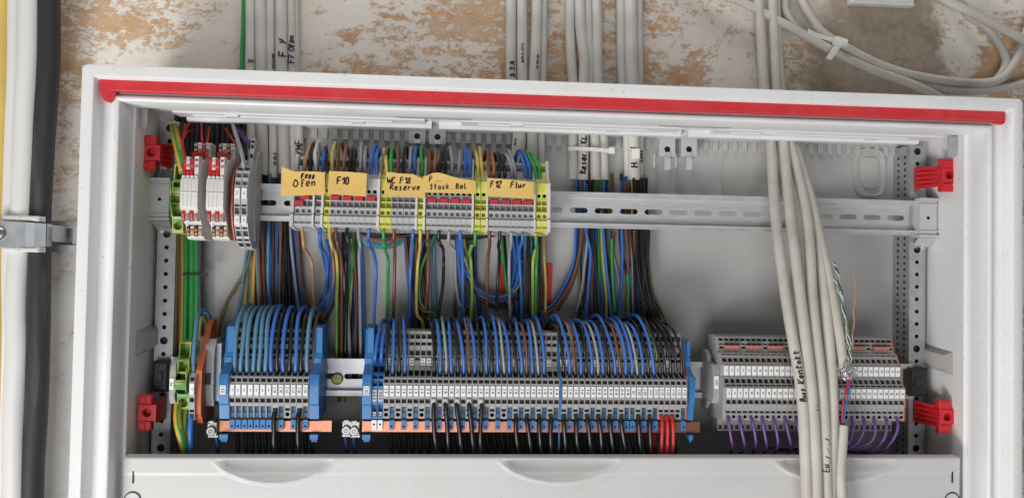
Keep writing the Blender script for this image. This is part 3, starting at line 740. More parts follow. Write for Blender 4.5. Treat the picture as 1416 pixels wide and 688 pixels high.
def jumper(x0, x1, y0, y1, z0, z1, m, label, group):
    h = MB(); h.bbox(x0, x1, y0, y1, z0, z1, .35); h.box(x0+.6, x0+1.8, y1, y1+4, z0+.8, z1-.8); h.box(x1-1.8, x1-.6, y1, y1+4, z0+.8, z1-.8)
    h.box((x0+x1)/2-.5, (x0+x1)/2+.5, y0-.25, y0-.02, z0+.9, z1-.9)
    tag(h.build('jumper_bridge', m, None, (x0, y1, z0)), label, 'jumper', group)
k = 0
for a in (1011, 1042, 1072, 1186, 1219):
    k += 1; xa_, xb_ = U(a-9,481,53)[0], U(a+12,481,53)[0]
    jumper(xa_, xb_, 53.5, 57, 95.2, 98.2, JORG, f'orange jumper strip, {nth(k)} from left along the top of the right lower row', 'orange jumpers')

# ------------------------------------------------------------------ upper row (installation blocks)
FRONT_U = [(70,268),(62,267),(55,252),(49,247),(46.5,246.4),(44,232),(44,219.6),(42.4,219.4),(42,211.6),(39.4,211),(39,202.6),(40,202),(60,200)]
PWU = 5.35
def protoU(m):
    h = MB(); w = PWU
    cheeks(h, FRONT_U, 83, 199, 268, w, [(264,258,8),(238.6,230.9,8),(229.9,225.7,7),(224.7,220.4,7),(219.2,211.8,7),(206.2,203.9,2.6)], .4)
    h.hole(.41, w-.41, 230.8, 238.7, 45.1, w/2, 234.3, 1.75, 7, n=12, mi=1)
    h.hole(.41, w-.41, 211.9, 219.1, 42.3, w/2, 215.5, 1.85, 4.5, n=14, mi=0)
    h.lathe([(1.75,0),(1.2,-.2)], (w/2, 46.3, 215.4), 10, 2)
    return h.mesh('terminal_body', [m, TDARK, TGREY])
PU = {'g': protoU(TGREYL), 'y': protoU(TYEL)}
ups = []; ords = {'g':0, 'y':0}
seq = [(411.4,'g'),(419.6,'g'),(427.8,'g'),(440.2,'g'),(452,'y')]+[(460+8.2*i,'g') for i in range(8)]+[(529.2,'y'),(537.3,'y')]+[(545.5+8.3*i,'g') for i in range(4)]+[(581.3,'y')]+[(593.2+8.0*i,'g') for i in range(8)]+[(660.2,'y'),(668.6,'y')]+[(679.4+7.9*i,'g') for i in range(8)]+[(745.4,'y'),(753.1,'y')]
for px, kd in seq:
    x = U(px, 292.5, 42)[0]-PWU/2; ords[kd] += 1; ups.append((x, kd))
    block((PU[kd], None, None), x, 83, ZU, f'{"light grey" if kd=="g" else "yellow"} terminal block, {nth(ords[kd])} of its colour from left, upper row', 'terminal blocks of the upper row')
FU2 = [(70,270),(61,269),(54,253),(47,248),(42.6,246),(41,221),(40.6,212.6),(38.2,212),(38,202),(39,201.4),(60,199)]
for j, (a, w) in enumerate(((404,3.2),(433.4,1.6),(445.6,1.9),(523,2.2),(575.6,1.9),(586.6,1.9),(653.6,1.9),(673.4,1.6),(739.2,1.6),(758.4,3))):
    x = U(a, 292, 42)[0]-w/2; h = MB(); h.prism(outline(FU2, 83, 199, 270), x, x+w)
    tag(h.build('end_plate', TWHITE if j else TGREYL, None, (x, 82, ZU)), f'pale thin end plate, {nth(j+1)} from left between blocks of the upper row', 'end plate', 'end plates of the upper row')
for j, (a, z0) in enumerate(((421.5,0),(413.5,1),(463.2,0),(480,0),(496.2,0),(513,0),(597,0),(613.4,0),(629.2,0),(644.8,0),(683.4,0),(699.4,0),(714.6,0),(730.6,0))):
    c = U(a, 275, 42)[0]; zz = 225.9-5.2*z0
    jumper(c-4, c+4, 41.4, 45, zz, zz+4.1, JRED, f'small red jumper, {nth(1 if j == 1 else 2 if j == 0 else j+1)} from left along the upper row', 'red jumpers')

# ------------------------------------------------------------------ left ends of both rails
def pe_block(x0, w, zc, label, zt, zb, y0, big):
    o = empty('earth_terminal', (x0, 82, zc), label, 'earth terminal'); h = MB()
    fr_ = [(y0+26,zt),(y0+10,zt-1),(y0+8,zt-14),(y0+6,zt-16),(y0+4,zt-30),(y0,zc+13),(y0-1,zc+10),(y0-1,zc-7),(y0+1,zc-9),(y0+5,zb+16),(y0+7,zb+13),(y0+8,zb+1),(y0+12,zb)]
    cheeks(h, fr_, 83, zb, zt, w, [(zt-2,zt-15,12),(zt-17.5,zt-28,9),(zc+9,zc+2,7),(zc+1,zc-6,7),(zb+26,zb+15,8),(zb+12,zb+1.5,12)], .9 if big else .55)
    r = w/2-1.1
    h.hole(.91 if big else .56, w-(.91 if big else .56), zb+1.4, zb+12.1, y0+7.9, w/2, zb+6.7, min(r,4.3), 9, mi=0, n=16)
    h.build('terminal_body', [TPE, TDARK], o, (0,0,0)).location = (0, -.082, -zc*S)
    return o
xq = U(236, 275, 42)[0]; pe_block(xq, U(251.5,275,42)[0]-xq, ZU, 'large green and yellow earth block left of the white modules on upper rail', 256, 193, 40, True)
xq = U(243, 520, 40)[0]; pe_block(xq, U(259.5,520,40)[0]-xq, ZL, 'large green and yellow earth block at the left end of the lower rail', 97, 36, 38, True)
xq2 = U(260.2, 520, 40)[0]; pe_block(xq2, U(266.5,520,40)[0]-xq2, ZL, 'narrow green and yellow earth block beside the grey block with tag one', 96, 34, 44, False)
# grey stop with upright tag left of the lower earth block
x0 = U(234.5,520,42)[0]; o = empty('end_stop', (x0,82,ZL), 'narrow grey end stop with white tag left of the lower earth block', 'end stop')
h = MB(); h.prism([(84,82),(50,82),(44,76),(42,70),(42,48),(46,42),(84,40)], x0, x0+4.6); h.build('stop_body', TGREY, o, (x0,82,ZL)); marker(o, 'PE', x0+.4, 3.8, 40.8, 55, 65, True, (x0,82,ZL))
# grey block with tag and blue wire, orange plate, grey stop
x0 = U(262,530,38)[0]; w = U(270,530,38)[0]-x0
o = empty('terminal_block', (x0,82,ZL), 'single grey block with white tag between narrow earth block and orange plate', 'terminal block'); h = MB()
cheeks(h, [(62,100),(58,88),(50,78),(42,70),(38.4,66),(37.4,62),(37.4,50),(38,44),(39,30),(44,28)], 83, 27, 100, w, [(77,70,12),(66.4,63,6),(48.6,44.6,7),(38,35.6,6),(34.6,29.8,9)])
h.build('terminal_body', [TGREY, TDARK], o, (0,0,0)).location = (0,-.082,-ZL*S); marker(o, '1', x0+.5, w-1, 36.2, 51.2, 61.4, False, (x0,82,ZL))
x0 = U(271.5,530,44)[0]; h = MB(); h.prism([(84,115),(74,115),(66,108),(58,92),(48,80),(42,72),(41,44),(42,34),(50,24),(84,20)], x0, x0+5.2)
tag(h.build('partition_plate', TORANGE, None, (x0,82,ZL)), 'tall thick orange partition plate beside the blue wire loop, lower left', 'partition plate')
x0 = U(281,525,54)[0]; o = empty('end_stop', (x0,82,ZL), 'stubby grey end stop between orange plate and short lower row', 'end stop'); h = MB()
h.prism([(84,98),(62,98),(56,90),(54,80),(54,48),(58,38),(84,36)], x0, x0+9); h.box(x0+2.4, x0+6.6, 53, 53.9, 58, 68, 1); h.box(x0+9, x0+13, 62, 84, 42, 94, 2)
h.build('stop_body', [TGREY, TDARK, ZINCD], o, (x0,82,ZL))

# white pluggable modules on the upper rail
def module(pxa, label):
    x0 = U(pxa, 270, 34)[0]; w = 15.2; o = empty('relay_module', (x0,82,ZU), label, 'module', 'white modules on the upper rail'); org = (x0,82,ZU)
    h = MB()
    prof = [(84,278),(70,278),(68,276),(66,262),(52,260),(42,256),(38,246),(36,243),(33,241),(32,238),(32,218),(33,214),(38,212),(42,207),(44,203),(50,200),(54,190),(58,188),(84,188)]
    h.prism(prof, x0+.4, x0+w); h.box(x0, x0+.35, 36, 70, 214, 238)
    for k in range(3): h.box(x0+2.6+3.4*k, x0+2.9+3.4*k, 31.6, 31.95, 216, 237)
    h.box(x0+.6, x0+w-.3, 31.2, 31.95, 228.4, 229)
    h.build('module_body', TWHITE, o, org)
    q = MB()                                     # upper plug: two red levers around white ones
    q.bbox(x0+.5, x0+10.4, 36.4, 48, 243.6, 259, .8, 0)
    for k in range(3): q.box(x0+1+3.2*k, x0+3.4+3.2*k, 35.2, 36.3, 243.8, 247.4, 0)
    q.bbox(x0+4.1, x0+7, 34.6, 44, 249.4, 260.4, .4, 1); q.bbox(x0+10.9, x0+14.6, 35.4, 46, 243.4, 261, .4, 1)
    q.box(x0+4.6, x0+6.5, 33.9, 34.5, 251, 253.4, 2); q.box(x0+7.5, x0+9.6, 35.6, 36.3, 251, 253.2, 2); q.box(x0+11.6, x0+13.8, 34.7, 35.3, 251, 253.2, 2)
    for a in (5.5, 12.7): q.lathe([(1.4,.6),(1.4,0),(.9,0),(.9,.5)], (x0+a, 34.2 if a < 8 else 34.9, 257.4), 10, 3)
    for k in range(4): q.box(x0+.9+3.6*k, x0+3.4+3.6*k, 33.6, 37, 240.8, 243.6, 1)
    q.bbox(x0+.8, x0+11, 60, 66, 261.4, 268, .5, 0)
    q.build('upper_plug', [REDL, TWHITE, JORG, TGREY], o, org)
    q = MB()                                     # second plug seen above, deeper
    for k in range(4):
        a = x0+1+3.6*k
        q.box(a, a+3.2, 64.5, 67.9, 268.5, 277, 0 if k % 2 else 1); q.box(a+.5, a+2.7, 63.8, 64.4, 269.2, 272, 2 if k % 2 else 3); q.lathe([(1.3,.6),(1.3,0),(.8,0),(.8,.5)], (a+1.6, 63.9, 275), 10, 4)
    q.build('rear_plug', [TWHITE, BLACKP, JORG, mat('amber_lever', (.6,.38,.12), .45), TGREY], o, org)
    q = MB()
    for k in range(4):                           # lower plugs: red row, amber row
        a = x0+.7+3.55*k
        q.bbox(a, a+3.2, 35.4, 42, 203.4, 213.6, .35, 5 if k % 2 == 0 else 0); q.box(a+.5, a+2.7, 34.6, 35.3, 207, 210, 2); q.lathe([(1.35,.6),(1.35,0),(.9,0),(.9,.5)], (a+1.6, 34.8, 205.2), 10, 4)
        c = x0+2.2+3.45*k
        q.bbox(c, c+3.1, 46, 54, 190.6, 199.6, .35, 1 if k % 2 == 0 else 0); q.box(c+.5, c+2.6, 45.2, 45.9, 194.6, 197.4, 2); q.lathe([(1.35,.6),(1.35,0),(.9,0),(.9,.5)], (c+1.55, 45.4, 192.4), 10, 3)
    q.build('lower_plug', [TWHITE, BLACKP, JORG, mat('amber_ring', (.55,.42,.2), .45), TGREY, REDL], o, org)
module(249.5, 'left white relay module with red levers, beside the green earth block'); module(285.2, 'right white relay module with red levers, beside the orange plate')
x0 = U(320.5,280,46)[0]; h = MB(); h.prism([(84,260),(60,257),(48,248),(44,240),(43,214),(48,200),(56,188),(84,186)], x0, x0+1.4)
tag(h.build('partition_plate', TORANGE, None, (x0,82,ZU)), 'thin orange partition plate between white module and grey blocks, upper rail', 'partition plate')
for k in range(2):
    x0 = U(323.2+9.7*k, 280, 40)[0]; w = 5.7; o = empty('terminal_block', (x0,82,ZU), f'{"left" if k == 0 else "right"} one of two tall grey blocks right of the white modules', 'terminal block'); h = MB()
    cheeks(h, [(62,262),(56,256),(46,251),(43,244),(41,236),(40,224),(41,214),(43,205),(46,197),(51,190),(58,184),(64,181)], 83, 180, 262, w, [(254,250.6,10),(248,244,6),(240.6,237,6),(220,217.6,5),(216.8,211,8),(200,197.6,5),(196.6,191.6,8),(189.4,187.4,6),(186,182.6,8)])
    h.build('terminal_body', [TGREYL, TDARK], o, (0,0,0)).location = (0,-.082,-ZU*S)
    marker(o, '24'[k], x0+.5, w-1, 39.2, 225, 234.4, False, (x0,82,ZU)); marker(o, '13'[k], x0+.5, w-1, 40.8, 202, 209.6, False, (x0,82,ZU))
x0 = U(343,270,60)[0]; o = empty('terminal_block', (x0,82,ZU), 'grey block standing deeper behind the two tall grey blocks, violet wires on top', 'terminal block'); h = MB()
cheeks(h, [(74,284),(66,283),(62,270),(56,256),(54,240),(54,214),(58,200),(63,188),(68,184)], 83, 183, 284, 4, [(281,278.6,8),(277,273,5),(268,264,6)]); h.prism([(83,272),(72,272),(62,254),(60,216),(66,188),(83,188)], 4.1, 6.4)
h.build('terminal_body', [TGREY, TDARK], o, (0,0,0)).location = (0,-.082,-ZU*S)

# ------------------------------------------------------------------ wires
def wire(c, pts, r, label, group=None, k=5, n=8, tip=None, stripe=None, name='wire', wob=.6):
    p = smooth(pts, k); h = MB(); ms = [WM[c]]; f = None; n_ = len(p)
    a1, a2, f1, f2 = J(0,6.3), J(0,6.3), J(.12,.3), J(.12,.3)
    for i in range(n_):
        e = min(1, i/8, (n_-1-i)/6)*wob
        p[i] = p[i]+Vector((math.sin(i*f1+a1)*e, math.sin(i*f2+a2)*e*.5, math.sin(i*f2*1.3+a1)*e*.3))
    if tip: ms.append(WM[tip[0]]); f = lambda q, i: 1 if i < tip[1] else 0
    if stripe:
        ms.append(WM[stripe]); f = lambda q, i: 1 if ((q+i//9) % 8) in (0,1,2,7) else 0
    org = tuple(p[0])
    h.tube(p, r, n, mats=f); o = h.build(name, ms, None, org, 60)
    return tag(o, label, 'wire', group)
J = random.uniform
def joined(name, label, ws):
    h = MB(); cs = sorted({w[0] for w in ws})
    for c, pts, r in ws: h.tube(smooth(pts, 5), r, 8, cs.index(c))
    return tag(h.build(name, [WM[c] for c in cs], None, tuple(ws[0][1][0]), 60), label, 'wires', None, 'stuff')
GF = 'wires looping into the long lower row'; GB = 'rear wires of the long lower row'; GS = 'wires looping into the short lower row'
# front loops of the long lower row
for i in list(range(0,4))+list(range(8,28))+list(range(30,52)):
    c = 'blue' if i in SLIDE and i < 47 else ({10:'grey',14:'brown',20:'grey',24:'brown',26:'grey',32:'brown',36:'grey',40:'brown',43:'grey'}.get(i, 'black'))
    x = xa(i)+PW/2; L = 3+10*(i/51)**1.3+J(-1.8,1.8); z = 121.5+J(-4,2.6)+(1.5 if i > 44 else 0)-(3 if i < 4 else 0)
    if c != 'blue': z -= 2.5; L *= .9
    wire(c, [(x,49,66),(x-.1,45.5,73),(x-L*.12,43.8,84),(x-L*.45,45,101),(x-L*.85,51,114.5),(x-L*1.25,62,z),(x-L*1.7,77,z-3),(x-L*2.1,91,z-17),(x-L*2.3+J(-3,3),98,z-42)], 1.5 if c == 'blue' else 1.25,
         f'{c} front wire looping into the {nth(i+1)} block of the long row', GF, tip=('navy' if c == 'blue' else 'black', 3))
# rear clamps
RW = []
rc = ['brown','black','grey','black','brown','green','black','grey','copperbrown','black','olive','brown']
for i in [0,1,2,3]+list(range(8,28))+list(range(30,51)):
    c = rc[(i*5+i//3) % 12] if i < 44 else ('black' if i != 47 else 'lime')
    x = xa(i)+PW/2+.4; L = 2.5+8*(i/51)+J(-1,1); z = 116.5+J(-3,2.5)
    RW.append((c, [(x,63,80),(x,58,86),(x-L*.2,56.5,97),(x-L*.6,60,109),(x-L,68,z),(x-L*1.4,80,z-3),(x-L*1.8,92,z-16),(x-L*2,100,z-40)], 1.4))
joined('rear_wire', 'brown, black, grey and green rear wires behind the front loops of the long row', RW)
for k in range(2):
    x = U(518.5+8.4*k, 500, 50)[0]; wire('blue', [(x,52,78),(x+.2,47.5,86),(x+1.5,50,101),(x+4.2,60,113),(x+7,75,116),(x+9,90,102),(x+9,98,74)], 1.7, f'{"left" if k == 0 else "right"} blue wire bending over the all blue blocks beside the end stop', 'wires of the blue feed blocks')
# short row
RW = []
sc_ = ['steel','steel','steel','steel','steel','steel','blue','black','blue','black','blue','black','steel']
for i in range(13):
    pw = (XB1-XB0)/13; x = XB0+pw*(i+.5); c = sc_[i]; L = J(-2,-.2)+i*.28; z = 128.5+J(-2,1.5)-(3 if c == 'black' else 0)
    wire(c, [(x,49,67),(x-.1,45,74),(x-L*.2+.4,43.6,88),(x-L*.4+.9,45.5,107),(x-L*.6+1.6,52,121),(x-L+3,64,z),(x-L+4.6,78,z-3),(x-L+6,91,z-17),(x-L+7,98,z-45)], 1.95 if c != 'black' else 1.7,
         f'{cname(c)} front wire looping into the {nth(i+1)} block of the short row', GS, tip=('navy' if c != 'black' else 'black', 3))
    c2 = ['brown','copperbrown','green','brown','tan','brown','copperbrown','brown','black','brown','black','lime','brown'][i]
    x += 2.6; z = 122+J(-3,3)
    RW.append((c2, [(x,63,82),(x,58,90),(x+.4,57,102),(x+1,62,116),(x+2.4,72,z),(x+3.4,84,z-5),(x+4,95,z-25),(x+4,101,z-55)], 1.6))
joined('rear_wire', 'brown and green rear wires between the front loops of the short row', RW)
# wires leaving the bottom of the lower rows
tall = {8,10,12,14,16}
for i in sorted(tall)+[22,24,26,28,30,32,34,36,38,40,43,45,47,48,49]:
    x = xa(i)+PW/2; c = 'red' if i in (47,48,49) else 'black'; d = J(.6,2.6) if c == 'black' else J(-.3,.3)
    if i in tall: p = [(x,44,48.5),(x,37.6,46.5),(x+.2,36,40),(x+d*.6,36.2,28),(x+d*1.2,37,14),(x+d*1.8,40,0),(x+d*2,44,-16)]
    else: p = [(x,48,35),(x,41,33.6),(x+.2,37.6,29),(x+d*.5,37.4,20),(x+d*1.1,38.4,8),(x+d*1.6,41,-4),(x+d*2,45,-18)]
    wire(c, p, 2.0 if c == 'black' else 1.9, f'{c} wire leaving the bottom of the {nth(i+1)} block, long row', 'wires leaving the long lower row downward')
    if i in tall:
        h = MB(); h.bbox(x-2.2, x+2.2, 35.2, 41, 44.4, 49, .8); tag(h.build('ferrule_collar', TGREYL, None, (x,41,46)), f'pale collar on the black wire at the {nth(i+1)} block, long row', 'collar', 'pale collars on black wires')
for i in (7, 9, 11):
    x = XB0+(XB1-XB0)/13*(i+.5); d = J(-.6,.8)
    if i == 9: continue
    wire('black', [(x,48,38),(x,41,37.6),(x-.1,37.2,33),(x+d,37,20),(x+d,38.4,8),(x+d,41,-4),(x+d,45,-18)], 2.1, f'black wire leaving the bottom of the {nth(i+1)} block, short row', 'wires leaving the short lower row downward')
RW = []
for i in range(12):
    x = XB0+4+5.9*i+J(-.6,.6)
    RW.append(('black', [(x,66,26),(x,60,20),(x+1,55,10),(x+2.4,53,-2),(x+3,53,-14)], 1.9))
joined('shaded_wire', 'black wires hanging in the shade under the short copper busbar', RW); RW = []
for i in range(40):
    x = XA0+5+6.8*i+J(-1,1)
    if i not in (37, 38): RW.append(('black', [(x,66,26),(x,60,20),(x+1,56,10),(x+J(1.5,3.5),54,-2),(x+J(2,4),54,-14)], 2.0))
joined('shaded_wire', 'black wires hanging in the shade under the long copper busbar', RW)
for k, (px, a) in enumerate(((478,480),(490,492),(299,300))):
    x, z = U(px, 605, 46); wire('navy', [(x,46,z+6),(x,45,z),(x+1,46,z-10),(x+1,48,z-24)], 1.8, ('dark blue wire under the left clamp of the long busbar','dark blue wire under the right clamp of the long busbar','dark blue wire under the clamp of the short busbar')[k])
for k in range(3): 
    x = xa(47+k)-4; wire('red', [(x,62,26),(x,57,18),(x-.5,54,6),(x-.5,53,-14)], 1.7, f'{nth(k+1)} red wire in the shade left of the bright red wires', 'shaded red wires')

# wires rising from the upper row, bending back behind it
up_w = [(421,'tan',5),(428,'black',1),(436,'white',-1),(447,'blue',-2),(453,'black',-6),(459,'lime',0),(465,'brown',2),(474,'copperbrown',2),(482,'black',3),(489,'black',-2),(497,'grey',0),(505,'grey',-2),(513,'blue',2),(521,'blue',-1),(527,'olive',6),(534,'yellow',-4),(541,'green',0),(549,'brown',0),(557,'black',2),(565,'grey',2),(573,'blue',1),(583,'green',-1),(594,'brown',0),(601,'copperbrown',-1),(608,'black',2),(615,'black',-1),(625,'grey',-3),(634,'grey',1),(642,'blue',1),(650,'blue',0),(661,'lime',-4),(667,'yellow',-3),(677,'brown',-4),(683,'copperbrown',-5),(691,'black',-6),(698,'black',-8),(708,'grey',-9),(714,'grey',-10),(728,'blue',-10),(734,'blue',-12),(742,'green',-13),(748,'green',-15)]
cnt = {}
for j, (px, c, ln) in enumerate(up_w):
    x = U(px, 245, 52)[0]; L = ln/1.55; ap = 278+J(-2.5,3.5)-(1 if j > 33 else 0); cnt[c] = cnt.get(c, 0)+1
    wire(c, [(x,57,247),(x-.1,54,254),(x+L*.25,53.2,263),(x+L*.7,57,272),(x+L*1.1,65,ap),(x+L*1.4,77,ap-2),(x+L*1.6,90,ap-14),(x+L*1.7,99,ap-36),(x+L*1.7,103,ap-78)], 1.65,
         f'{cname(c)} wire arching over the upper row, {nth(cnt[c])} {cname(c)} one from left', 'wires arching over the upper row', stripe='yellow' if c == 'lime' else None)

# wires between the two rails (photo points, then depth)
mid = []
def run(c, pts, Y, r=1.55, stripe=None):
    if pts[-1][1] >= 436 and pts[0][1] < 430: pts = pts+[(pts[-1][0]*1.2-pts[-2][0]*.2, pts[-1][1]+75)]
    mid.append((c, pts, Y, r, stripe))
B = 103
for c, pts in (('yellow',[(349,235),(347,300),(344,350),(338,424),(336,470)]),('ochre',[(352,240),(350,300),(351,350),(350,424),(350,460)]),('steel',[(346,245),(344,320),(340,360),(332,420),(322,450),(312,470)]),
               ('olive',[(350,330),(341,370),(326,398),(312,425),(302,470)]),('ochre',[(348,335),(336,385),(318,410),(306,440),(300,470)]),
               ('steel',[(356,250),(353,320),(355,370),(358,424),(360,460)]),('brown',[(358,240),(357,310),(360,424),(361,460)]),('copperbrown',[(364,240),(364,330),(366,424),(366,460)]),('steel',[(362,250),(361,312),(367,365),(378,418),(381,460)]),
               ('steel',[(373,240),(372,312),(372,390),(374,424),(375,460)]),('brown',[(378,240),(377,330),(376,424),(377,460)]),('steel',[(385,250),(384,312),(381,424),(381,460)]),('brown',[(390,240),(389,330),(387,424),(387,460)]),
               ('black',[(396,250),(394,320),(391,424),(391,470)]),('black',[(401,250),(398,330),(400,424),(402,470)]),('black',[(392,250),(390,330),(395,424),(396,470)]),
               ('green',[(396,316),(398,360),(404,400),(409,430),(412,470)]),('blue',[(396,250),(397,316),(402,372),(412,424),(416,470)]),('grey',[(400,250),(401,316),(407,370),(412,424),(413,460)]),('blue',[(406,250),(407,316),(412,370),(418,424),(422,460)]),
               ('brown',[(411,316),(414,360),(420,400),(428,425),(434,470)]),('blue',[(455,330),(461,360),(463,390),(455,420),(436,437),(424,445)]),('blue',[(440,316),(446,350),(453,380),(450,405),(438,424),(428,440)]),('black',[(478,330),(474,380),(462,420),(447,447),(434,452)]),
               ('tan',[(456,320),(460,350),(461,385),(452,410),(437,428)]),('steel',[(481,316),(482,350),(480,400),(478,430),(477,470)]),('grey',[(472,355),(477,400),(481,440),(484,470)]),
               ('yellow',[(487,330),(486,370),(484,410),(482,450),(481,480)]),('brown',[(488,320),(491,360),(493,410),(491,470)]),('black',[(493,340),(490,360),(489,400),(486,470)]),('green',[(492,316),(488,340),(487,360),(480,420),(478,480)]),('brown',[(476,340),(475,380),(473,420),(470,480)]),
               ('blue',[(560,318),(562,350),(565,390),(570,420),(572,460)]),('brown',[(559,318),(563,350),(570,400),(575,440)]),('navy',[(587,330),(580,360),(573,400),(576,440)]),('green',[(602,325),(590,350),(581,375),(580,410),(590,430),(602,438)]),
               ('brown',[(577,318),(575,360),(575,410),(586,430),(600,440)]),('blue',[(631,318),(634,350),(637,390),(640,420),(634,437)]),('blue',[(637,318),(636,350),(641,390),(645,420),(655,436)]),('yellow',[(634,340),(638,380),(640,420),(640,440)]),('grey',[(629,345),(630,380),(634,412),(640,430),(634,440)]),
               ('lime',[(640,320),(648,370),(660,400),(672,415),(686,418),(702,410),(716,396),(720,380)]),('brown',[(641,330),(646,365),(655,395),(670,418),(690,424),(712,412)]),('grey',[(642,355),(652,385),(664,406),(680,415),(700,413),(712,400)]),('black',[(640,345),(650,390),(664,412),(684,423),(704,420),(720,405)]),('navy',[(650,380),(660,400),(676,412),(694,416),(710,406)]),
               ('blue',[(633,320),(640,362),(655,392),(676,408),(698,408),(713,392),(721,360)]),('blue',[(450,330),(457,362),(459,395),(450,422),(436,432)]),('green',[(693,318),(696,350),(699,385),(702,420)]),('black',[(697,318),(700,360),(702,400),(704,430)]),('blue',[(706,318),(712,350),(714,390),(714,430)]),('grey',[(715,318),(717,360),(712,390),(708,430)]),('navy',[(711,318),(709,350),(713,380),(715,430)]),('blue',[(714,318),(716,350),(711,370),(706,410)]),
               ('brown',[(733,318),(730,360),(728,400),(727,432)]),('black',[(730,318),(731,370),(733,432)]),('green',[(737,345),(733,370),(734,400),(736,432)]),('green',[(740,345),(742,370),(741,400),(742,432)]),('steel',[(735,318),(734,360),(734,432)]),('black',[(747,318),(746,360),(748,400),(747,432)]),('grey',[(746,340),(749,380),(748,410),(746,432)]),('yellow',[(751,318),(753,350),(754,390),(754,432)]),('brown',[(744,318),(743,370),(745,432)]),
               ('blue',[(797,250),(797,316),(794,360),(780,395),(764,420),(748,440)]),('brown',[(803,250),(804,316),(797,365),(785,398),(768,424),(752,444)]),('brown',[(806,255),(807,316),(800,362),(788,402),(770,430)]),('navy',[(800,250),(800,330),(790,380),(772,415),(760,440)]),
               ('grey',[(811,255),(812,318),(808,370),(806,395),(797,430)]),('blue',[(808,250),(810,318),(816,350),(813,400),(811,440)]),('black',[(813,250),(814,330),(812,380),(806,420),(800,440)]),('brown',[(816,250),(817,318),(820,370),(824,440)]),('brown',[(813,330),(812,370),(806,405),(800,430)]),
               ('blue',[(824,250),(825,316),(822,370),(828,410),(834,440)]),('black',[(821,250),(822,330),(824,380),(830,440)]),('green',[(829,250),(829,318),(828,370),(827,440)]),('yellow',[(832,290),(833,350),(837,400),(838,440)]),('blue',[(835,250),(835,318),(840,390),(845,435)]),('black',[(838,250),(839,330),(848,400),(853,440)]),('blue',[(841,255),(842,320),(848,380),(852,430)]),('grey',[(843,325),(848,350),(853,375),(857,400)]),('green',[(846,330),(847,390),(850,430)]),
               ('blue',[(859,250),(859,318),(860,360),(857,424),(855,440)]),('brown',[(864,250),(866,318),(869,360),(866,430),(865,445)]),('green',[(868,380),(869,410),(870,440)]),('grey',[(870,255),(871,318),(874,372),(876,435)]),('black',[(872,255),(873,320),(876,360),(878,440)]),
               ('brown',[(877,318),(880,360),(885,400),(889,440)]),('olive',[(890,340),(900,395),(912,425),(920,450)]),('yellow',[(896,360),(903,398),(912,430),(914,450)])):
    run(c, pts, B+J(-5,9))
for k in range(13):
    a = 878+1.35*k; run('black', [(a+J(-3,3)-2,246),(a,290),(a+2+J(-1,1),320),(a+3+J(-3,3),370),(a+8+J(-3,3),410),(a+13+k*.6,445)], 98+J(0,12), 1.5)
dust(REDG, .25); dust(REDL, .3)
for k in range(4): run('black', [(552+10*k,326+k),(600,323+k*1.5),(650,326+k*1.2),(694-4*k,322+k)], 102+k*2, 1.8)
for c, d in (('brown',0),('copperbrown',3),('blue',5.5),('green',9),('steel',11.5)): run(c, [(496,322+d*.4),(510,328+d*.9),(530,330+d*1.1),(550,327+d*.9),(566,318+d*.6)], 104+d*.5, 1.6)
# short ends leaving the bottom of the upper row, continuing down to the lower row
def drop(c, pts):
    q = []
    for (px, py) in pts:
        Y = 47 if py < 330 else 50 if py < 341 else 62 if py < 347 else 80 if py < 356 else 96
        q.append(tuple(P(px, py, Y)))
    if pts[-1][1] >= 436: q.append((q[-1][0], 100, q[-1][2]-48))
    mid.append((c, q, None, 1.6, None))
for c, pts in (('tan',[(418,312),(418,326),(420,340),(424,347),(431,362),(432,400),(434,440)]),('blue',[(443,313),(443,328),(444,342),(449,350),(452,375),(448,415),(440,432)]),('lime',[(456,314),(456,328),(458,340),(464,350),(467,380),(466,420),(466,470)]),('brown',[(464,314),(465,328),(467,340),(470,350),(473,380),(473,470)]),
               ('black',[(480,315),(480,328),(481,338),(479,346),(478,360),(478,440)]),('grey',[(496,315),(496,328),(497,340),(497,350),(498,380),(498,470)]),('blue',[(510,316),(510,330),(511,340),(516,350),(520,378),(518,440),(518,480)]),('green',[(530,317),(530,330),(531,340),(535,350),(537,362),(535,420),(533,470)]),
               ('brown',[(545,317),(545,330),(545,340),(545,352),(545,400),(545,440)]),('blue',[(571,318),(571,330),(571,341),(569,350),(568,380),(567,445)]),('yellow',[(581,318),(581,330),(582,341),(579,352),(577,370),(577,430),(585,450)]),('brown',[(592,319),(592,330),(592,340),(592,352),(592,395),(588,430)]),
               ('black',[(607,319),(607,330),(608,337),(612,344),(614,360),(613,395),(606,436)]),('grey',[(621,319),(621,332),(624,341),(628,346)]),('blue',[(636,320),(637,332),(638,342),(640,352),(641,395),(640,436)]),('green',[(657,320),(657,332),(657,340)]),('lime',[(652,340),(650,350),(651,360),(652,400),(651,436)]),
               ('brown',[(677,320),(677,332),(676,341),(675,352),(674,390),(674,436)]),('black',[(691,320),(691,332),(690,341),(690,352),(688,390),(687,430)]),('grey',[(707,321),(706,332),(706,341),(705,352),(705,390),(705,436)]),('blue',[(722,321),(722,332),(720,341),(719,352),(720,390),(720,436)]),('lime',[(741,322),(741,332),(741,342),(738,352),(737,370),(737,436)]),
               ('green',[(742,325),(741,338),(742,346),(742,370),(741,436)])): drop(c, pts)
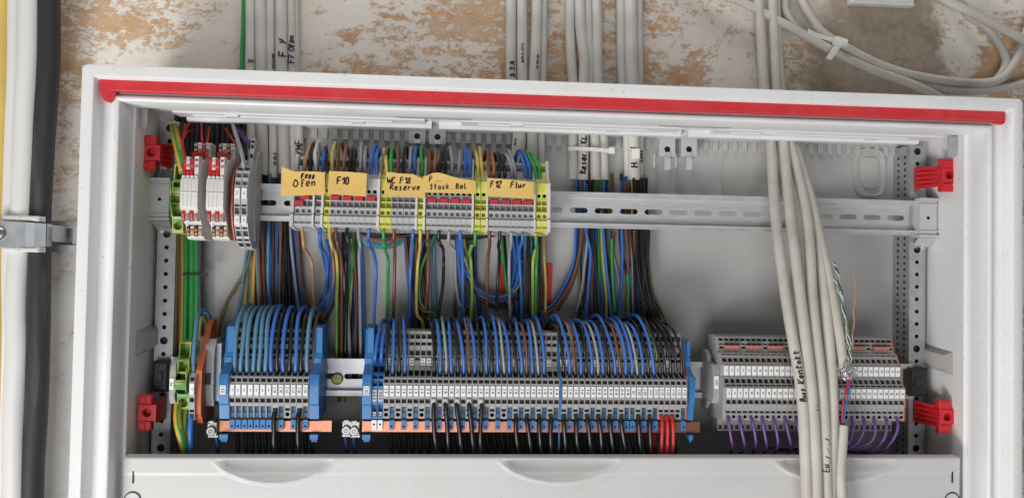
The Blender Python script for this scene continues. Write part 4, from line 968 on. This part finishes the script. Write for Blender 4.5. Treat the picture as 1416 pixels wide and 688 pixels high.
# left end: thick green bus cables, orange and violet companions
for c, pts, r in (('green',[(257,322),(257,380),(257,430),(256,480)],2.6),('green',[(265,325),(266,380),(266,430),(265,480)],3.2),('green',[(272,322),(272,380),(271,430),(270,480)],2.6),('ochre',[(252,320),(252,380),(251,470)],1.6),('copperbrown',[(249,322),(250,380),(249,470)],1.6),('violet',[(277,325),(277,380),(276,470)],1.3)): run(c, pts, 100, r)
RW = []
for a, c, n, bend in ((350,414,20,0),(462,500,9,4),(560,600,10,3),(628,660,8,5),(706,744,13,0),(800,848,13,4),(858,880,6,10)):
    for k in range(n):
        x_ = a+(c-a)*(k+.5)/n+J(-2,2); col_ = random.choice(('steel','blue','brown','black','brown','black','blue','green','grey','olive','navy'))
        y_ = J(108,114.5); top = 240 if (a < 450 or a > 780) else 316
        RW.append((col_, [tuple(P(x_+J(-1,1), top, y_)), tuple(P(x_+J(-2,2), 330, y_)), tuple(P(x_+J(-4,4)+bend*.4, 375, y_)), tuple(P(x_+J(-5,5)+bend, 430, y_)), tuple(P(x_+J(-5,5)+bend, 500, y_))], 1.5))
joined('hidden_wire', 'deeper brown, black, blue and green wires crowding behind the hanging wires', RW)
def midx(pts, Y):
    if Y is not None: return sum(p[0] for p in pts)/len(pts)
    q = [PX(p)[0] for p in pts]; return sum(q)/len(q)
mid.sort(key=lambda m: midx(m[1], m[2])); cnt = {}
for c, pts, Y, r, st in mid:
    cnt[c] = cnt.get(c, 0)+1
    q = [tuple(P(px, py, Y)) for px, py in pts] if Y is not None else pts
    wire(c, q, r, f'{cname(c)} wire running between the rails, {nth(cnt[c])} {cname(c)} one from left', 'wires running between the two rails', k=7, stripe='yellow' if c == 'lime' else None)
# wires at the left ends
h = MB(); (x0, z1), (x1, z0) = U(240, 160, 100), U(337, 246, 100); n = 14
for i in range(n):
    a = x0+(x1-x0)*i/n; h.bbox(a+.2, a+(x1-x0)/n-.1, 99+J(0,4), 117, z0+J(-3,3), z1+4, 1.5)
tag(h.build('ribbed_infill', BLACKP, None, (x0, 117, z0)), 'black ribbed foam in the cable entry behind the white modules', 'infill')  # row of black ribs standing in the cable entry
def pw(pts): return [tuple(P(a, b_, y)) for a, b_, y in pts]
wire('green', pw([(240,172,96),(243,190,70),(248,215,56),(252,231,52),(253,238,56)]), 4.0, 'thick green and yellow wire dropping into the upper earth block', n=12, stripe='ochre')
wire('green', pw([(247,556,50),(246,575,44),(248,596,42),(255,622,46),(262,640,50)]), 3.6, 'thick green and yellow wire leaving the bottom of the lower earth block', n=12, stripe='ochre')
wire('lime', pw([(258,560,52),(255,580,47),(256,600,46),(261,625,49),(266,640,50)]), 2.2, 'light green wire beside the thick wire under the lower earth block')
wire('blue', pw([(266,566,48),(265,575,43),(264,600,42),(264,640,46)]), 2.6, 'blue wire leaving the bottom of the single grey block, lower left')
wire('steel', pw([(268,520,46),(268,500,44),(269,470,46),(273,440,54),(281,429,66),(288,436,80),(291,455,92),(292,480,98)]), 2.0, 'steel blue wire looping over the single grey block, lower left', k=7)
wire('lime', pw([(276,480,60),(276,455,64),(280,438,74),(285,450,88),(287,480,96)]), 1.6, 'light green wire inside the steel blue loop, lower left', stripe='yellow')
wire('brown', pw([(288,440,82),(292,455,88),(296,480,96)]), 1.7, 'brown wire behind the steel blue loop, lower left')
for k, pts in enumerate(([(262,170,96),(252,190,72),(251,212,60),(254,232,46),(255,240,46)],[(256,172,96),(253,195,66),(257,218,52),(259,232,45),(259,240,46)],[(279,172,96),(279,195,70),(281,205,64),(281,218,70)],[(290,176,98),(287,195,72),(281,205,63),(290,222,50),(299,230,42),(302,238,44)],[(312,178,96),(322,194,72),(332,206,66),(334,218,68)],[(266,180,98),(259,183,80),(253,192,70)])):
    wire('red', pw(pts), 1.15, f'thin red wire above the white modules, {nth(k+1)} from left', 'thin red wires above the modules')
wire('grey', pw([(322,172,84),(328,190,62),(334,212,50),(336,226,46),(337,232,50)]), 1.9, 'pale grey wire dropping into the right tall grey block')
for k in range(2): wire('violet', pw([(330+3*k,180,90),(336+3*k,190,80),(343+3*k,200,76),(346+3*k,206,80)]), 1.4, f'{"left" if k == 0 else "right"} violet wire over the deep grey block', 'violet wires over the deep grey block')
# violet wires under the right row
for k in range(16):
    x = XC0+PWC*(2*k+.5)
    if k < 8: d = 5+J(-1.5,1.5); q = [(x,46,34),(x,40,33.6),(x+d*.15,37.2,29),(x+d*.5,37,19),(x+d*.95,39,8),(x+d*1.1,46,-1),(x+d*.7,56,-8)]
    else: d = J(-1,1); z = 3+J(-2,3); q = [(x,46,34),(x,40,33.6),(x+.3,37.2,28),(x+.2+d*.2,37,20),(x-2.5+d,39,11),(x-9+d,42,z+1),(x-19+d,46,z-2),(x-32+d,50,z-3),(x-44+d,55,z-4)]
    wire('violet', q, 1.5, f'violet wire under the right row, {nth(k+1)} from left', 'violet wires under the right row')

# ------------------------------------------------------------------ yellow notes and the red slip
def curl(px, k): return 38.2-1.1*math.sin((px*.045)+k*1.7)
def note(top, bot, lines, label, k):
    xs0, xs1 = max(top[0][0], bot[0][0]), min(top[-1][0], bot[-1][0]); N = 22; h = MB()
    def at(poly, x):
        for (a, c), (d, e) in zip(poly, poly[1:]):
            if a <= x <= d: return c+(e-c)*(x-a)/(d-a)
        return poly[0][1] if x < poly[0][0] else poly[-1][1]
    for i in range(N+1):
        u = i/N; xt = top[0][0]+(top[-1][0]-top[0][0])*u; xb = bot[0][0]+(bot[-1][0]-bot[0][0])*u
        yt, yb = at(top, xt)+J(-.25,.25), at(bot, xb)+J(-.25,.25)
        for j in range(5):
            t = j/4; px, py = xt+(xb-xt)*t, yt+(yb-yt)*t; p = P(px, py, curl(px, k)-1.2*(1-t)**2*math.sin(u*3)+.6*(t-.5))
            h.v.append(tuple(p)); 
    n1 = len(h.v); h.v += [(a, y+.25, z) for a, y, z in h.v]
    for i in range(N):
        for j in range(4):
            a = i*5+j; h.f.append((a,a+1,a+6,a+5)); h.f.append((n1+a,n1+a+5,n1+a+6,n1+a+1)); h.m += [0,0]
    ring = [i*5 for i in range(N+1)]+[N*5+j for j in range(1,5)]+[i*5+4 for i in range(N-1,-1,-1)]+[j for j in range(3,0,-1)]
    for a, c in zip(ring, ring[1:]+ring[:1]): h.f.append((a, c, n1+c, n1+a)); h.m.append(0)
    org = tuple(P((top[0][0]+top[-1][0])/2, bot[0][1], 38.5)); o = h.build('paper_note', PAPER, None, org, 60); tag(o, label, 'note', 'yellow notes on the upper row')
    w = MB()
    for text, px, py, hh, sl, lw in lines:
        st, L = strokes(text, hh, .2, .06)
        for q in st:
            pp = []
            for (u, v) in q:
                x_, y_ = px+u+v*.08, py-v+sl*u; xt0, xt1 = top[0][0], top[-1][0]
                uu = min(1, max(0, (x_-xt0)/(xt1-xt0))); yt, yb = at(top, x_), at(bot, x_); t = (y_-yt)/(yb-yt)
                pp.append(P(x_, y_, curl(x_, k)-1.2*(1-t)**2*math.sin(uu*3)+.6*(t-.5)-.08))
            w.tube(smooth(pp, 3) if len(pp) > 2 else pp, lw*1.25, 5)
    w.build('handwriting', INK, o, org)
note([(389.5,230.5),(396,233),(408,237.5),(420,236.5),(449,238)], [(388,271),(449.5,269)], [('F',416,247,6.5,0,.5),('##',426,247.5,6,0,.5),('F#',416.3,246.6,6,0,.5),('O',405,257.5,9,0,.5),('fen',415.5,257,9,-.02,.5)], 'yellow note with crossed out word above Ofen, leftmost of five', 0)
note([(455,236.5),(480,237.5),(507.5,239.5)], [(453,268),(506,271.5)], [('F10',465,254.5,9,0,.55)], 'yellow note reading F10, second of five', 1)
note([(534,237.5),(552,239.5),(571,240.5),(583,246.5),(587,248)], [(531,270),(588,273)], [('WC F18',535,253,8,.03,.45),('Reserve',539,262.5,7.5,.0,.45)], 'yellow note reading WC F18 Reserve, third of five', 2)
note([(585,244.5),(592,242),(598,239),(606,238.5),(615,240.5),(629,245.5),(657.5,250)], [(586.5,266),(658,268)], [('F',593,251,7,0,.45),('.....',602,250.5,4,.02,.4),('Stock. Bel',594,261.5,7,-.02,.42)], 'yellow note with torn curved top reading Stock, fourth of five', 3)
note([(674,246),(700,248),(738.5,251.5)], [(672,271),(737.5,275)], [('F12',677,259,8.5,0,.5),('Flur',705.5,259.5,8,.0,.5)], 'yellow note reading F12 Flur, rightmost of five', 4)
h = MB(); h.slab([U(692,361,116.6),U(764,364,116.6),U(762,428,116.6),U(691,426,116.6)], 116.4, 116.9); o = h.build('warning_slip', REDP, None, (*[0,0,0],)); 
tag(o, 'bright red slip stuck to the back plate behind the hanging wires', 'slip')
w = MB()
for t, py in (('A 1', 418), ('VDE', 400), ('0100', 384)):
    x, z = U(748 if t == 'A 1' else 700, py, 116.2); st, L = strokes(t, 4, .15)
    for q in st: w.tube([(x+u, 116.35, z+v) for u, v in q], .3, 4)
w.build('print', INK, o)

# ------------------------------------------------------------------ grey sheathed cables
CB = {}
def cable(pts, r, label, group=None, m=CABLE, texts=(), fade=None, name='cable', k=8, cores=()):
    pts = [Vector(q) for q in pts]
    if PX(pts[0])[1] < 0: pts.insert(0, pts[0]+(pts[0]-pts[1]).normalized()*110)
    if PX(pts[-1])[1] > 690: pts.append(pts[-1]+(pts[-1]-pts[-2]).normalized()*90)
    p = smooth(pts, k); h = MB(); h.tube(p, r, 14); org = tuple(p[0]); o = h.build(name, m, None, org, 60); tag(o, label, 'cable', group)
    for key in ('second in the left','third in the left','F Y','Reser','third in the zip','left one of the fourth'):
        if key in label: CB[key] = o
    if texts:
        w = MB(); cum = [0]
        for a, c in zip(p, p[1:]): cum.append(cum[-1]+(c-a).length)
        def point(s):
            for i in range(len(p)-1):
                if cum[i+1] >= s: return p[i].lerp(p[i+1], (s-cum[i])/(cum[i+1]-cum[i]+1e-9))
            return p[-1]
        for text, py, hh, off, lw in texts:         # py: photo row where the line starts, reading upward
            s0 = min(range(len(p)), key=lambda i: abs(PX(p[i])[1]-py)); st, L = strokes(text, hh, .16, .075)
            for q in st:
                pp = []; q = dense(q)
                for (u, v) in q:
                    c = point(max(0, cum[s0]-u)) ; a = -(v-hh/2+off)/r
                    t = (Vector(CP)-c); t.z = 0; t.normalize(); sd = Vector((-t.y, t.x, 0))
                    pp.append(c+(t*math.cos(a)+sd*math.sin(a))*(r+.04))
                w.tube(pp, lw*1.35, 4)
        w.build('handwriting', INK, o, org)
    return o
def vc(cols, Y=107): return [tuple(P(a, b_, Y if len(c) == 0 else c[0])) for a, b_, *c in cols]
GA, GBc, GC, GD = 'cables of the left bunch', 'cables of the second bunch', 'cables of the zip tied bunch', 'cables of the fourth bunch'
cable(vc([(338,-12,110),(336.5,40,110),(335,80,110),(335,130,108),(336,170,107),(338,215,106)]), 2.3, 'green cable at the left edge of the left bunch', m=WM['green'])
cable(vc([(346.5,-12),(346.5,80),(346,130),(348,180),(350,232)]), 4.9, 'grey cable, first in the left bunch above the cabinet', GA, texts=(('0',90,5,0,.35),('F10',205,4.5,0,.35)))
cable(vc([(360,-12,105),(361,80,105),(361.5,130,105),(362.5,180,104),(363,242,104)]), 5.4, 'grey cable, second in the left bunch above the cabinet', GA)
cable(vc([(374.5,-12),(374.5,80),(375,130),(378,180),(378,246)]), 4.6, 'grey cable with small print, third in the left bunch', GA, texts=(('0.0.0.000',92,2.4,-2.4,.22),('00.00.0',225,2.6,-1.5,.25)))
cable(vc([(389,-12,103.5),(389,80,103.5),(390,130,103.5),(392,180,103),(393.5,240,103)]), 5.7, 'grey cable marked F Y, fourth in the left bunch', GA, texts=(('F  Y',79,7,-1.5,.6),))
cable(vc([(402,-12,109),(403,80,109),(403.5,130,109),(404,180,109),(405,252,109)]), 4.4, 'grey cable marked F7 Ofen, fifth in the left bunch', GA, texts=(('F7 Ofen',90,5.4,.2,.5),))
cable(vc([(412,120,111),(413,180,109),(413.5,236,108)]), 4.6, 'grey cable with dark lettering beside the leftmost yellow note', GA, texts=(('NYMF',222,6.5,0,.5),))
cable(vc([(408,-12,113),(409,90,113),(410,170,112),(408,250,111)]), 3.4, 'thin grey cable at the far right of the left bunch', GA)
cable(vc([(707,-12),(706.5,80),(708,130),(716,180),(711,240)]), 5.4, 'grey cable marked with digits, leftmost in the second bunch', GBc, texts=(('0 3.4',108,5,-1.6,.5),('23',205,5,0,.5)))
cable(vc([(722,-12,104.5),(722,80,104.5),(722.5,130,104.5),(721,180,104),(716,245,104)]), 5.2, 'grey cable with fine print, second in the second bunch', GBc, texts=(('NYM-0 3X1.5',90,2.6,-.5,.2),))
cable(vc([(743,-12,105),(741,60,105),(738,110,105),(736,180,104),(735,250,104)]), 5.6, 'broad grey cable, third in the second bunch', GBc, texts=(('00 000 00',96,2.2,-3,.2),))
cable(vc([(751.5,-12,110),(750.5,80,110),(749.5,130,110),(748.5,180,110),(748,246,109)]), 4.4, 'grey cable, rightmost in the second bunch', GBc)
cable(vc([(789,-12),(788,40),(790,85),(793,130),(792,185),(793,248)]), 5.0, 'grey cable, leftmost in the zip tied bunch', GC)
cable(vc([(802,-12,104),(803,40,104),(808,85,104),(807,130,104),(807,185,103),(806,249,103)]), 5.4, 'grey cable marked Reser, second in the zip tied bunch', GC, texts=(('Reser . KL',238,5.6,0,.55),))
cable(vc([(812,-12,108),(813,40,108),(815,85,108),(817,130,108),(822,185,106),(823,249,105)]), 5.2, 'grey cable, third in the zip tied bunch', GC)
cable(vc([(825,-12,103.5),(826,40,103.5),(826,85,104),(828,130,105),(834,185,108),(835,249,109)]), 5.0, 'grey cable, rightmost in the zip tied bunch', GC)
cable(vc([(858,-12,110),(859,85,110),(862,130,110),(867,185,108),(869,244,108)]), 4.6, 'grey cable, left one of the fourth bunch', GD)
cable(vc([(872,-12,105),(873,85,105),(875,130,105),(876,185,104),(877,249,104)]), 6.6, 'thick grey cable marked H, in the fourth bunch', GD, texts=(('H . V',232,7,0,.6),))
cable(vc([(883,-12,111),(884,85,111),(884,130,111),(885,185,110),(884,249,110)]), 4.2, 'grey cable with scribbles, right one of the fourth bunch', GD, texts=(('K#VX',228,4,-1,.5),))
# zip tie round the third bunch, white clip on the fourth
def tie(cx, cy, Y, hw, hd, label, tilt=0):
    o = empty('zip_tie', tuple(P(cx, cy, Y)), label, 'zip tie'); x, z = U(cx, cy, Y); org = (x, Y, z); h = MB(); n = 24; out = []
    for i in range(n):
        a = 2*math.pi*i/n; e = .7
        out.append((x+hw*math.copysign(abs(math.cos(a))**e, math.cos(a)), Y+hd*math.copysign(abs(math.sin(a))**e, math.sin(a))))
    for dz, sc2 in ((-1.9,1),(1.9,1),(1.9,.94),(-1.9,.94)):
        for a, c in out: h.v.append((x+(a-x)*sc2, Y+(c-Y)*sc2, z+dz+tilt*(a-x)))
    for q in range(4):
        for i in range(n):
            j = (i+1) % n; q2 = (q+1) % 4; h.f.append((q*n+i, q*n+j, q2*n+j, q2*n+i)); h.m.append(0)
    h.build('strap', TIE, o, org)
    k = MB(); k.bbox(x+hw-2, x+hw+3.4, Y-hd-1.5, Y-hd+5, z-3+tilt*hw, z+3.4+tilt*hw, .8); k.box(x+hw-.8, x+hw+2, Y-hd-2, Y-hd-1.6, z-.6, z+1.2); k.build('tie_head', TIE, o, org)
    return o
tie(814, 208, 105, 21.5, 9, 'white zip tie round the third bunch of grey cables', -.03)
x, z = U(879, 212, 96); h = MB(); h.bbox(x-4.2, x+4.2, 95, 98, z-5, z+5, .6); h.lathe([(2.2,.4),(2.2,0),(1,0)], (x+.6, 94.8, z), 12); tag(h.build('cable_clip', TIE, None, (x,98,z)), 'small white clip on the thick cable of the fourth bunch', 'clip')
# black tie on the green bus cables
x, z = U(266, 379, 96); h = MB(); h.box(x-9, x+11, 95.4, 97.4, z-.9, z+.9); h.box(x+9, x+14, 95.2, 98.4, z-1.6, z+1.6); tag(h.build('cable_tie', BLACKP, None, (x,98,z)), 'black tie holding the thick green cables together, left', 'zip tie')
# stripped cores under the sheaths: parts of their cables
def cores(cab_, cx, cy, cols):
    org = tuple(cab_.location/S)
    for c, d in cols:
        h = MB(); h.tube(smooth(pw([(cx+d*.5,cy-6,106),(cx+d*.8,cy+6,106),(cx+d,cy+22,106),(cx+d*1.1,cy+60,104)]), 4), 1.45, 8); h.build('core', WM[c], cab_, org, 60)
cores(CB['second in the left'], 362, 243, (('yellow',-3),('copperbrown',0),('black',4)))
cores(CB['third in the left'], 378, 247, (('brown',-3),('blue',1),('brown',4)))
cores(CB['F Y'], 394, 241, (('brown',-3),('lime',1),('brown',5)))
cores(CB['Reser'], 806, 250, (('green',-5),('blue',-1.5),('brown',2),('black',5)))
cores(CB['third in the zip'], 823, 250, (('black',-4),('green',0),('brown',4)))
cores(CB['left one of the fourth'], 870, 246, (('blue',-4),('brown',-1),('yellow',4)))

# ------------------------------------------------------------------ warm grey bundle hanging in front, right
GR = 'cables of the hanging bundle'
rows = (-12, 60, 120, 188, 300, 420, 540, 640, 720); dep = (108, 108, 107, 96, 58, 30, 14, 5, 0)
def hang(xs, dy, r, label, texts=(), rows_=rows, dep_=dep):
    return cable([tuple(P(x, y, d+dy)) for x, y, d in zip(xs, rows_, dep_) if x is not None], r, label, GR, CABLEW, texts)
hang((1049,1053,1057,1065,1072.5,1088,1108,1114,1116), 0, 5.1, 'warm grey cable marked Kontakt, leftmost in the hanging bundle', (('Bus Kontakt',556,5.6,-1,.5),))
hang((1068,1071,1074,1082,1093,1108,1122,1128,1130), -1, 5.3, 'warm grey cable, second in the hanging bundle', (('...',565,5,-2,.45),))
hang((1059,1062,1066,1076,1103,1099,1116,1122,1122), 9, 4.4, 'warm grey cable half hidden behind the second one of the hanging bundle')
hang((1072,1075,1080,1091,1116,1124,1137,1142,1144), 1, 5.0, 'warm grey cable with ink marks, third in the hanging bundle', (('.../..-.../.',640,4,-2,.35),('Eu',652,5,0,.4)))
hang((1066,1068,1078,1094,1127,1141,1151,1150,1146), 4, 5.1, 'warm grey cable, fourth in the hanging bundle')
hang((1062,1065,1076,1092,1112,1128,1131,1134,1136), 11, 4.3, 'warm grey cable deep inside the hanging bundle')
hang((1064,1067,1073,1087,1108,1118,1130,1120,1123), 8, 4.6, 'warm grey cable threading behind the marked ones near the cover, hanging bundle')
cable([tuple(P(*q)) for q in ((1076,60,110),(1080,120,110),(1097,190,100),(1120,270,72),(1137,340,50),(1152,410,34),(1160,460,26),(1167,509,21))], 4.7, 'warm grey cable with stripped end above the foil, rightmost in the bundle', GR, CABLEW)
cable([tuple(P(*q)) for q in ((1165.5,588,14),(1164.5,610,11),(1162,650,7),(1164,690,4),(1166,725,2))], 4.8, 'cut cable end with blunt top at the right of the bundle', GR, CABLEW)
# twisted thin cores, foil, red and blue cores
def twist(c, pts, ph, label, r=.48, amp=.95):
    p = smooth([P(*q) for q in pts], 14); q = []
    for i, v in enumerate(p): q.append(v+Vector((math.cos(i*.55+ph)*amp, math.sin(i*.55+ph)*amp, 0)))
    h = MB(); h.tube(q, r, 6); tag(h.build('thin_core', WM[c], None, tuple(q[0]), 60), label, 'wire', 'thin twisted cores')
TW = [(1152,362,24),(1158,376,20),(1164,410,18),(1170,450,16),(1174,490,15),(1174,508,15)]
for c, ph, l_ in (('grey',0,'thin grey core twisted beside the stripped cable'),('white',2.1,'thin white core twisted beside the stripped cable'),('black',4.2,'thin black core twisted beside the stripped cable')): twist(c, TW, ph, l_)
TW2 = [(1153,385,20),(1162,408,18),(1168,440,15),(1176,480,14),(1175,506,14)]
for c, ph, l_ in (('green',0,'thin green core twisted beside the stripped cable'),('white',3.1,'second thin white core of the green twisted pair')): twist(c, TW2, ph, l_)
twist('tan', [(1180,378,20),(1182,400,18),(1181,430,16),(1179,470,15),(1176,500,15)], 0, 'thin tan thread standing up beside the twisted cores', .55, .5)
h = MB(); random.seed(3)
for k in range(9):
    c = P(1173+J(-5,5), 512+J(-5,9)*(.6 if k < 6 else 1.8), 15); rr = J(2.2,4.0); 
    for f in range(1): h.lathe([(rr*.4,-rr*.8),(rr*.9,-rr*.3),(rr,.1*rr),(rr*.7,.7*rr),(.2,rr*.9)], (c.x,c.y,c.z), 6)
h.tube([P(1163,511,14),P(1170,507,11),P(1180,509,11),P(1185,514,13),P(1180,520,11),P(1172,518,11)], 1.1, 6)
tag(h.build('foil_wrap', FOIL, None, tuple(P(1173,512,15)), 12), 'crumpled silver foil at the end of the stripped cable', 'foil')
wire('red', pw([(1174,514,14),(1172,535,13),(1166,560,13),(1164,590,14)]), .95, 'red core running from the foil into the cut cable end')
wire('blue', pw([(1176,516,15),(1173,540,13.6),(1168,565,14),(1166,590,14)]), .95, 'blue core running from the foil into the cut cable end')

# ------------------------------------------------------------------ cable loops at the top right, and a box edge
GL_ = 'cables looping over the wall at top right'
cable([tuple(P(*q)) for q in ((1000,-6,112),(1031,6,110),(1082,32,106),(1134,61,102),(1160,75,100),(1204,96,100),(1252,113,100),(1290,130,102),(1320,148,104))], 4.6, 'long grey cable crossing diagonally under the white tie, top right', GL_, CABLEW)
cable([tuple(P(*q)) for q in ((1106,-8,112),(1112,8,110),(1122,24,108),(1138,46,104),(1172,67,101),(1220,91,102),(1268,105,104),(1330,114,106),(1376,112,106),(1400,92,106),(1418,50,108),(1432,10,110))], 4.6, 'grey cable looping from the tie up to the right edge', GL_, CABLEW)
cable([tuple(P(*q)) for q in ((1120,52,112),(1159,73,106),(1220,99,108),(1268,116,108),(1332,126,108),(1390,121,108),(1440,108,108))], 4.4, 'grey cable, lowest of the loops, leaving at the right edge', GL_, CABLEW)
cable([tuple(P(*q)) for q in ((1288,-10,104),(1318,6,102),(1348,20,102),(1405,50,102),(1440,70,102))], 4.6, 'grey cable descending to the right edge at the top right corner', GL_, CABLEW)
cable([tuple(P(*q)) for q in ((1322,-4,112),(1340,22,112),(1362,36,112),(1382,62,112),(1391,86,112),(1380,108,112),(1362,122,112))], 4.2, 'grey cable curving down inside the loop, top right', GL_, CABLEW)
cable([tuple(P(*q)) for q in ((1086,-10,114),(1085,8,114),(1091,26,113),(1106,44,112),(1130,58,110))], 4.2, 'short grey cable bending in from the top beside the diagonal one', GL_, CABLEW)
o = empty('zip_tie', tuple(P(1152,66,96)), 'white zip tie with long free tail on the looping cables', 'zip tie'); org = tuple(P(1152,66,96))
h = MB(); a, c = P(1161,60,92), P(1147,80,92)
def strip(h, pts, wd, th):
    for (p0, p1) in zip(pts, pts[1:]):
        d = (p1-p0).normalized(); s_ = Vector((0,1,0)).cross(d).normalized()*wd; t = Vector((0,th,0))
        v = [p0-s_, p0+s_, p1+s_, p1-s_]; h.add([*v, *[q+t for q in v]], [(0,1,2,3),(4,5,6,7),(0,1,5,4),(1,2,6,5),(2,3,7,6),(3,0,4,7)])
strip(h, [P(1163,56,94), P(1158,64,91), P(1151,74,92), P(1146,82,98)], 3.2, .9); h.build('strap', TIE, o, org)
h = MB(); strip(h, [P(1156,55,90), P(1172,60,90)], 4, 6); strip(h, [P(1158,54,88), P(1168,57,88)], 2.4, 2); h.build('tie_head', TIE, o, org)
h = MB(); strip(h, [P(1117.5,43,78), P(1128,48,82), P(1142,52.5,86), P(1158,56,89)], 2.1, .8); h.build('tie_tail', TIE, o, org)
h = MB(); x0, z0 = U(1178, 3, 112); x1 = U(1266, 4, 112)[0]; h.bbox(x0, x1, 112, 122, z0-.5, z0+60, 2); h.box(x0+3, x1-3, 111, 112, z0+3, z0+57)
tag(h.build('junction_box', CREAM, None, (x0,122,z0)), 'pale box on the wall, only its lower edge showing at the top', 'junction box')

# ------------------------------------------------------------------ conduits down the left edge
def duct(pts, r, m, label, n=18):
    q_ = [P(*q) for q in pts]; q_ = [q_[0]+(q_[0]-q_[1]).normalized()*260]+q_+[q_[-1]+(q_[-1]-q_[-2]).normalized()*420]
    h = MB(); p = smooth(q_, 8); h.tube(p, r, n); tag(h.build('conduit', m, None, tuple(p[-1]), 60), label, 'conduit')
duct([(3,-20,90),(2,100,90),(0,200,90),(-3,330,90),(-4,450,88),(-6,560,88),(-8,710,88)], 6.5, PYEL, 'yellow conduit at the left edge of the photo')
duct([(22,-20,92),(21,100,92),(17,200,92),(13,330,92),(10,450,92),(7,560,92),(5,710,92)], 7.2, PWHITE, 'white conduit beside the yellow one')
duct([(41,-20,88),(40,60,88.5),(38.5,100,88),(35,160,87.5),(33,230,88),(28.5,330,88),(23,420,88.6),(24,480,88),(20,580,87.6),(19,710,88)], 9.9, PWHITE, 'wide white conduit between the narrow white and the black one')
duct([(67,-20,92),(67.5,60,92),(65,120,92),(60,190,92),(54,300,92),(54,360,92),(53,450,92),(50,560,92),(45,640,92),(43,710,92)], 10.2, PBLK, 'black conduit, rightmost of the conduits')
# pipe clamp and its channel
org = tuple(P(35,323,100)); o = empty('pipe_clamp', org, 'grey steel saddle clamp across the white and black conduits', 'pipe clamp')
h = MB(); pts = [(-14,72),(0,70),(36,70),(48,72),(64,76),(67,84),(71,92)]
def zt(px, py, Y): return U(px, py, Y)
for (a, ya), (c, yc) in zip(pts, pts[1:]):
    xa0, zt0 = U(a, 305+.06*a, ya); xc0, zt1 = U(c, 305+.06*c, yc); zb0 = U(a, 342-.02*a, ya)[1]; zb1 = U(c, 342-.02*c, yc)[1]
    h.add([(xa0,ya,zb0),(xc0,yc,zb1),(xc0,yc,zt1),(xa0,ya,zt0),(xa0,ya+1.6,zb0),(xc0,yc+1.6,zb1),(xc0,yc+1.6,zt1),(xa0,ya+1.6,zt0)], [(0,1,2,3),(4,5,6,7),(0,1,5,4),(1,2,6,5),(2,3,7,6),(3,0,4,7)])
x, z = U(76, 322, 96); h.bbox(x-4.5, x+3.2, 88, 112, z-8, z+7, 1.4)
h.build('saddle', mat('clamp_steel', (.50,.52,.54), .45, .75, var=.12, scale=60), o, org)
h = MB(); x, z = U(0, 323, 70); h.lathe([(6.2,.4),(6.2,-1),(5,-2.6),(3.4,-3),(3,-1.6)], (x-1,69.6,z), 20); h.build('screw_head', STEEL, o, org)
for py0, py1 in ((297.5,306),(340,348.5)):
    (x0, za), (x1, zb) = U(3, py0, 74), U(54, py1, 74); h = MB(); h.bbox(x0, x1, 72.5, 86, zb, za, 1.6); h.box(x0+14, x0+15, 72, 72.4, zb+.5, za-.5); h.build('clamp_pad', CREAM, o, org)
h = MB(); (x0, za), (x1, zb) = U(67, 305, 112), U(106, 349, 112); zm = (za+zb)/2
h.box(x0, x1+9, 112, 122, za-7, za); h.box(x0, x1+9, 112, 122, zb, zb+7); h.box(x0, x1+9, 120, 122.4, zb+7.05, za-7.05); h.box(x1-5, x1+9, 114, 120, zb+7.05, za-7.05)
tag(h.build('strut_channel', ZINCD, None, (x0,122,zm)), 'short galvanised strut channel on the wall left of the cabinet', 'strut channel')
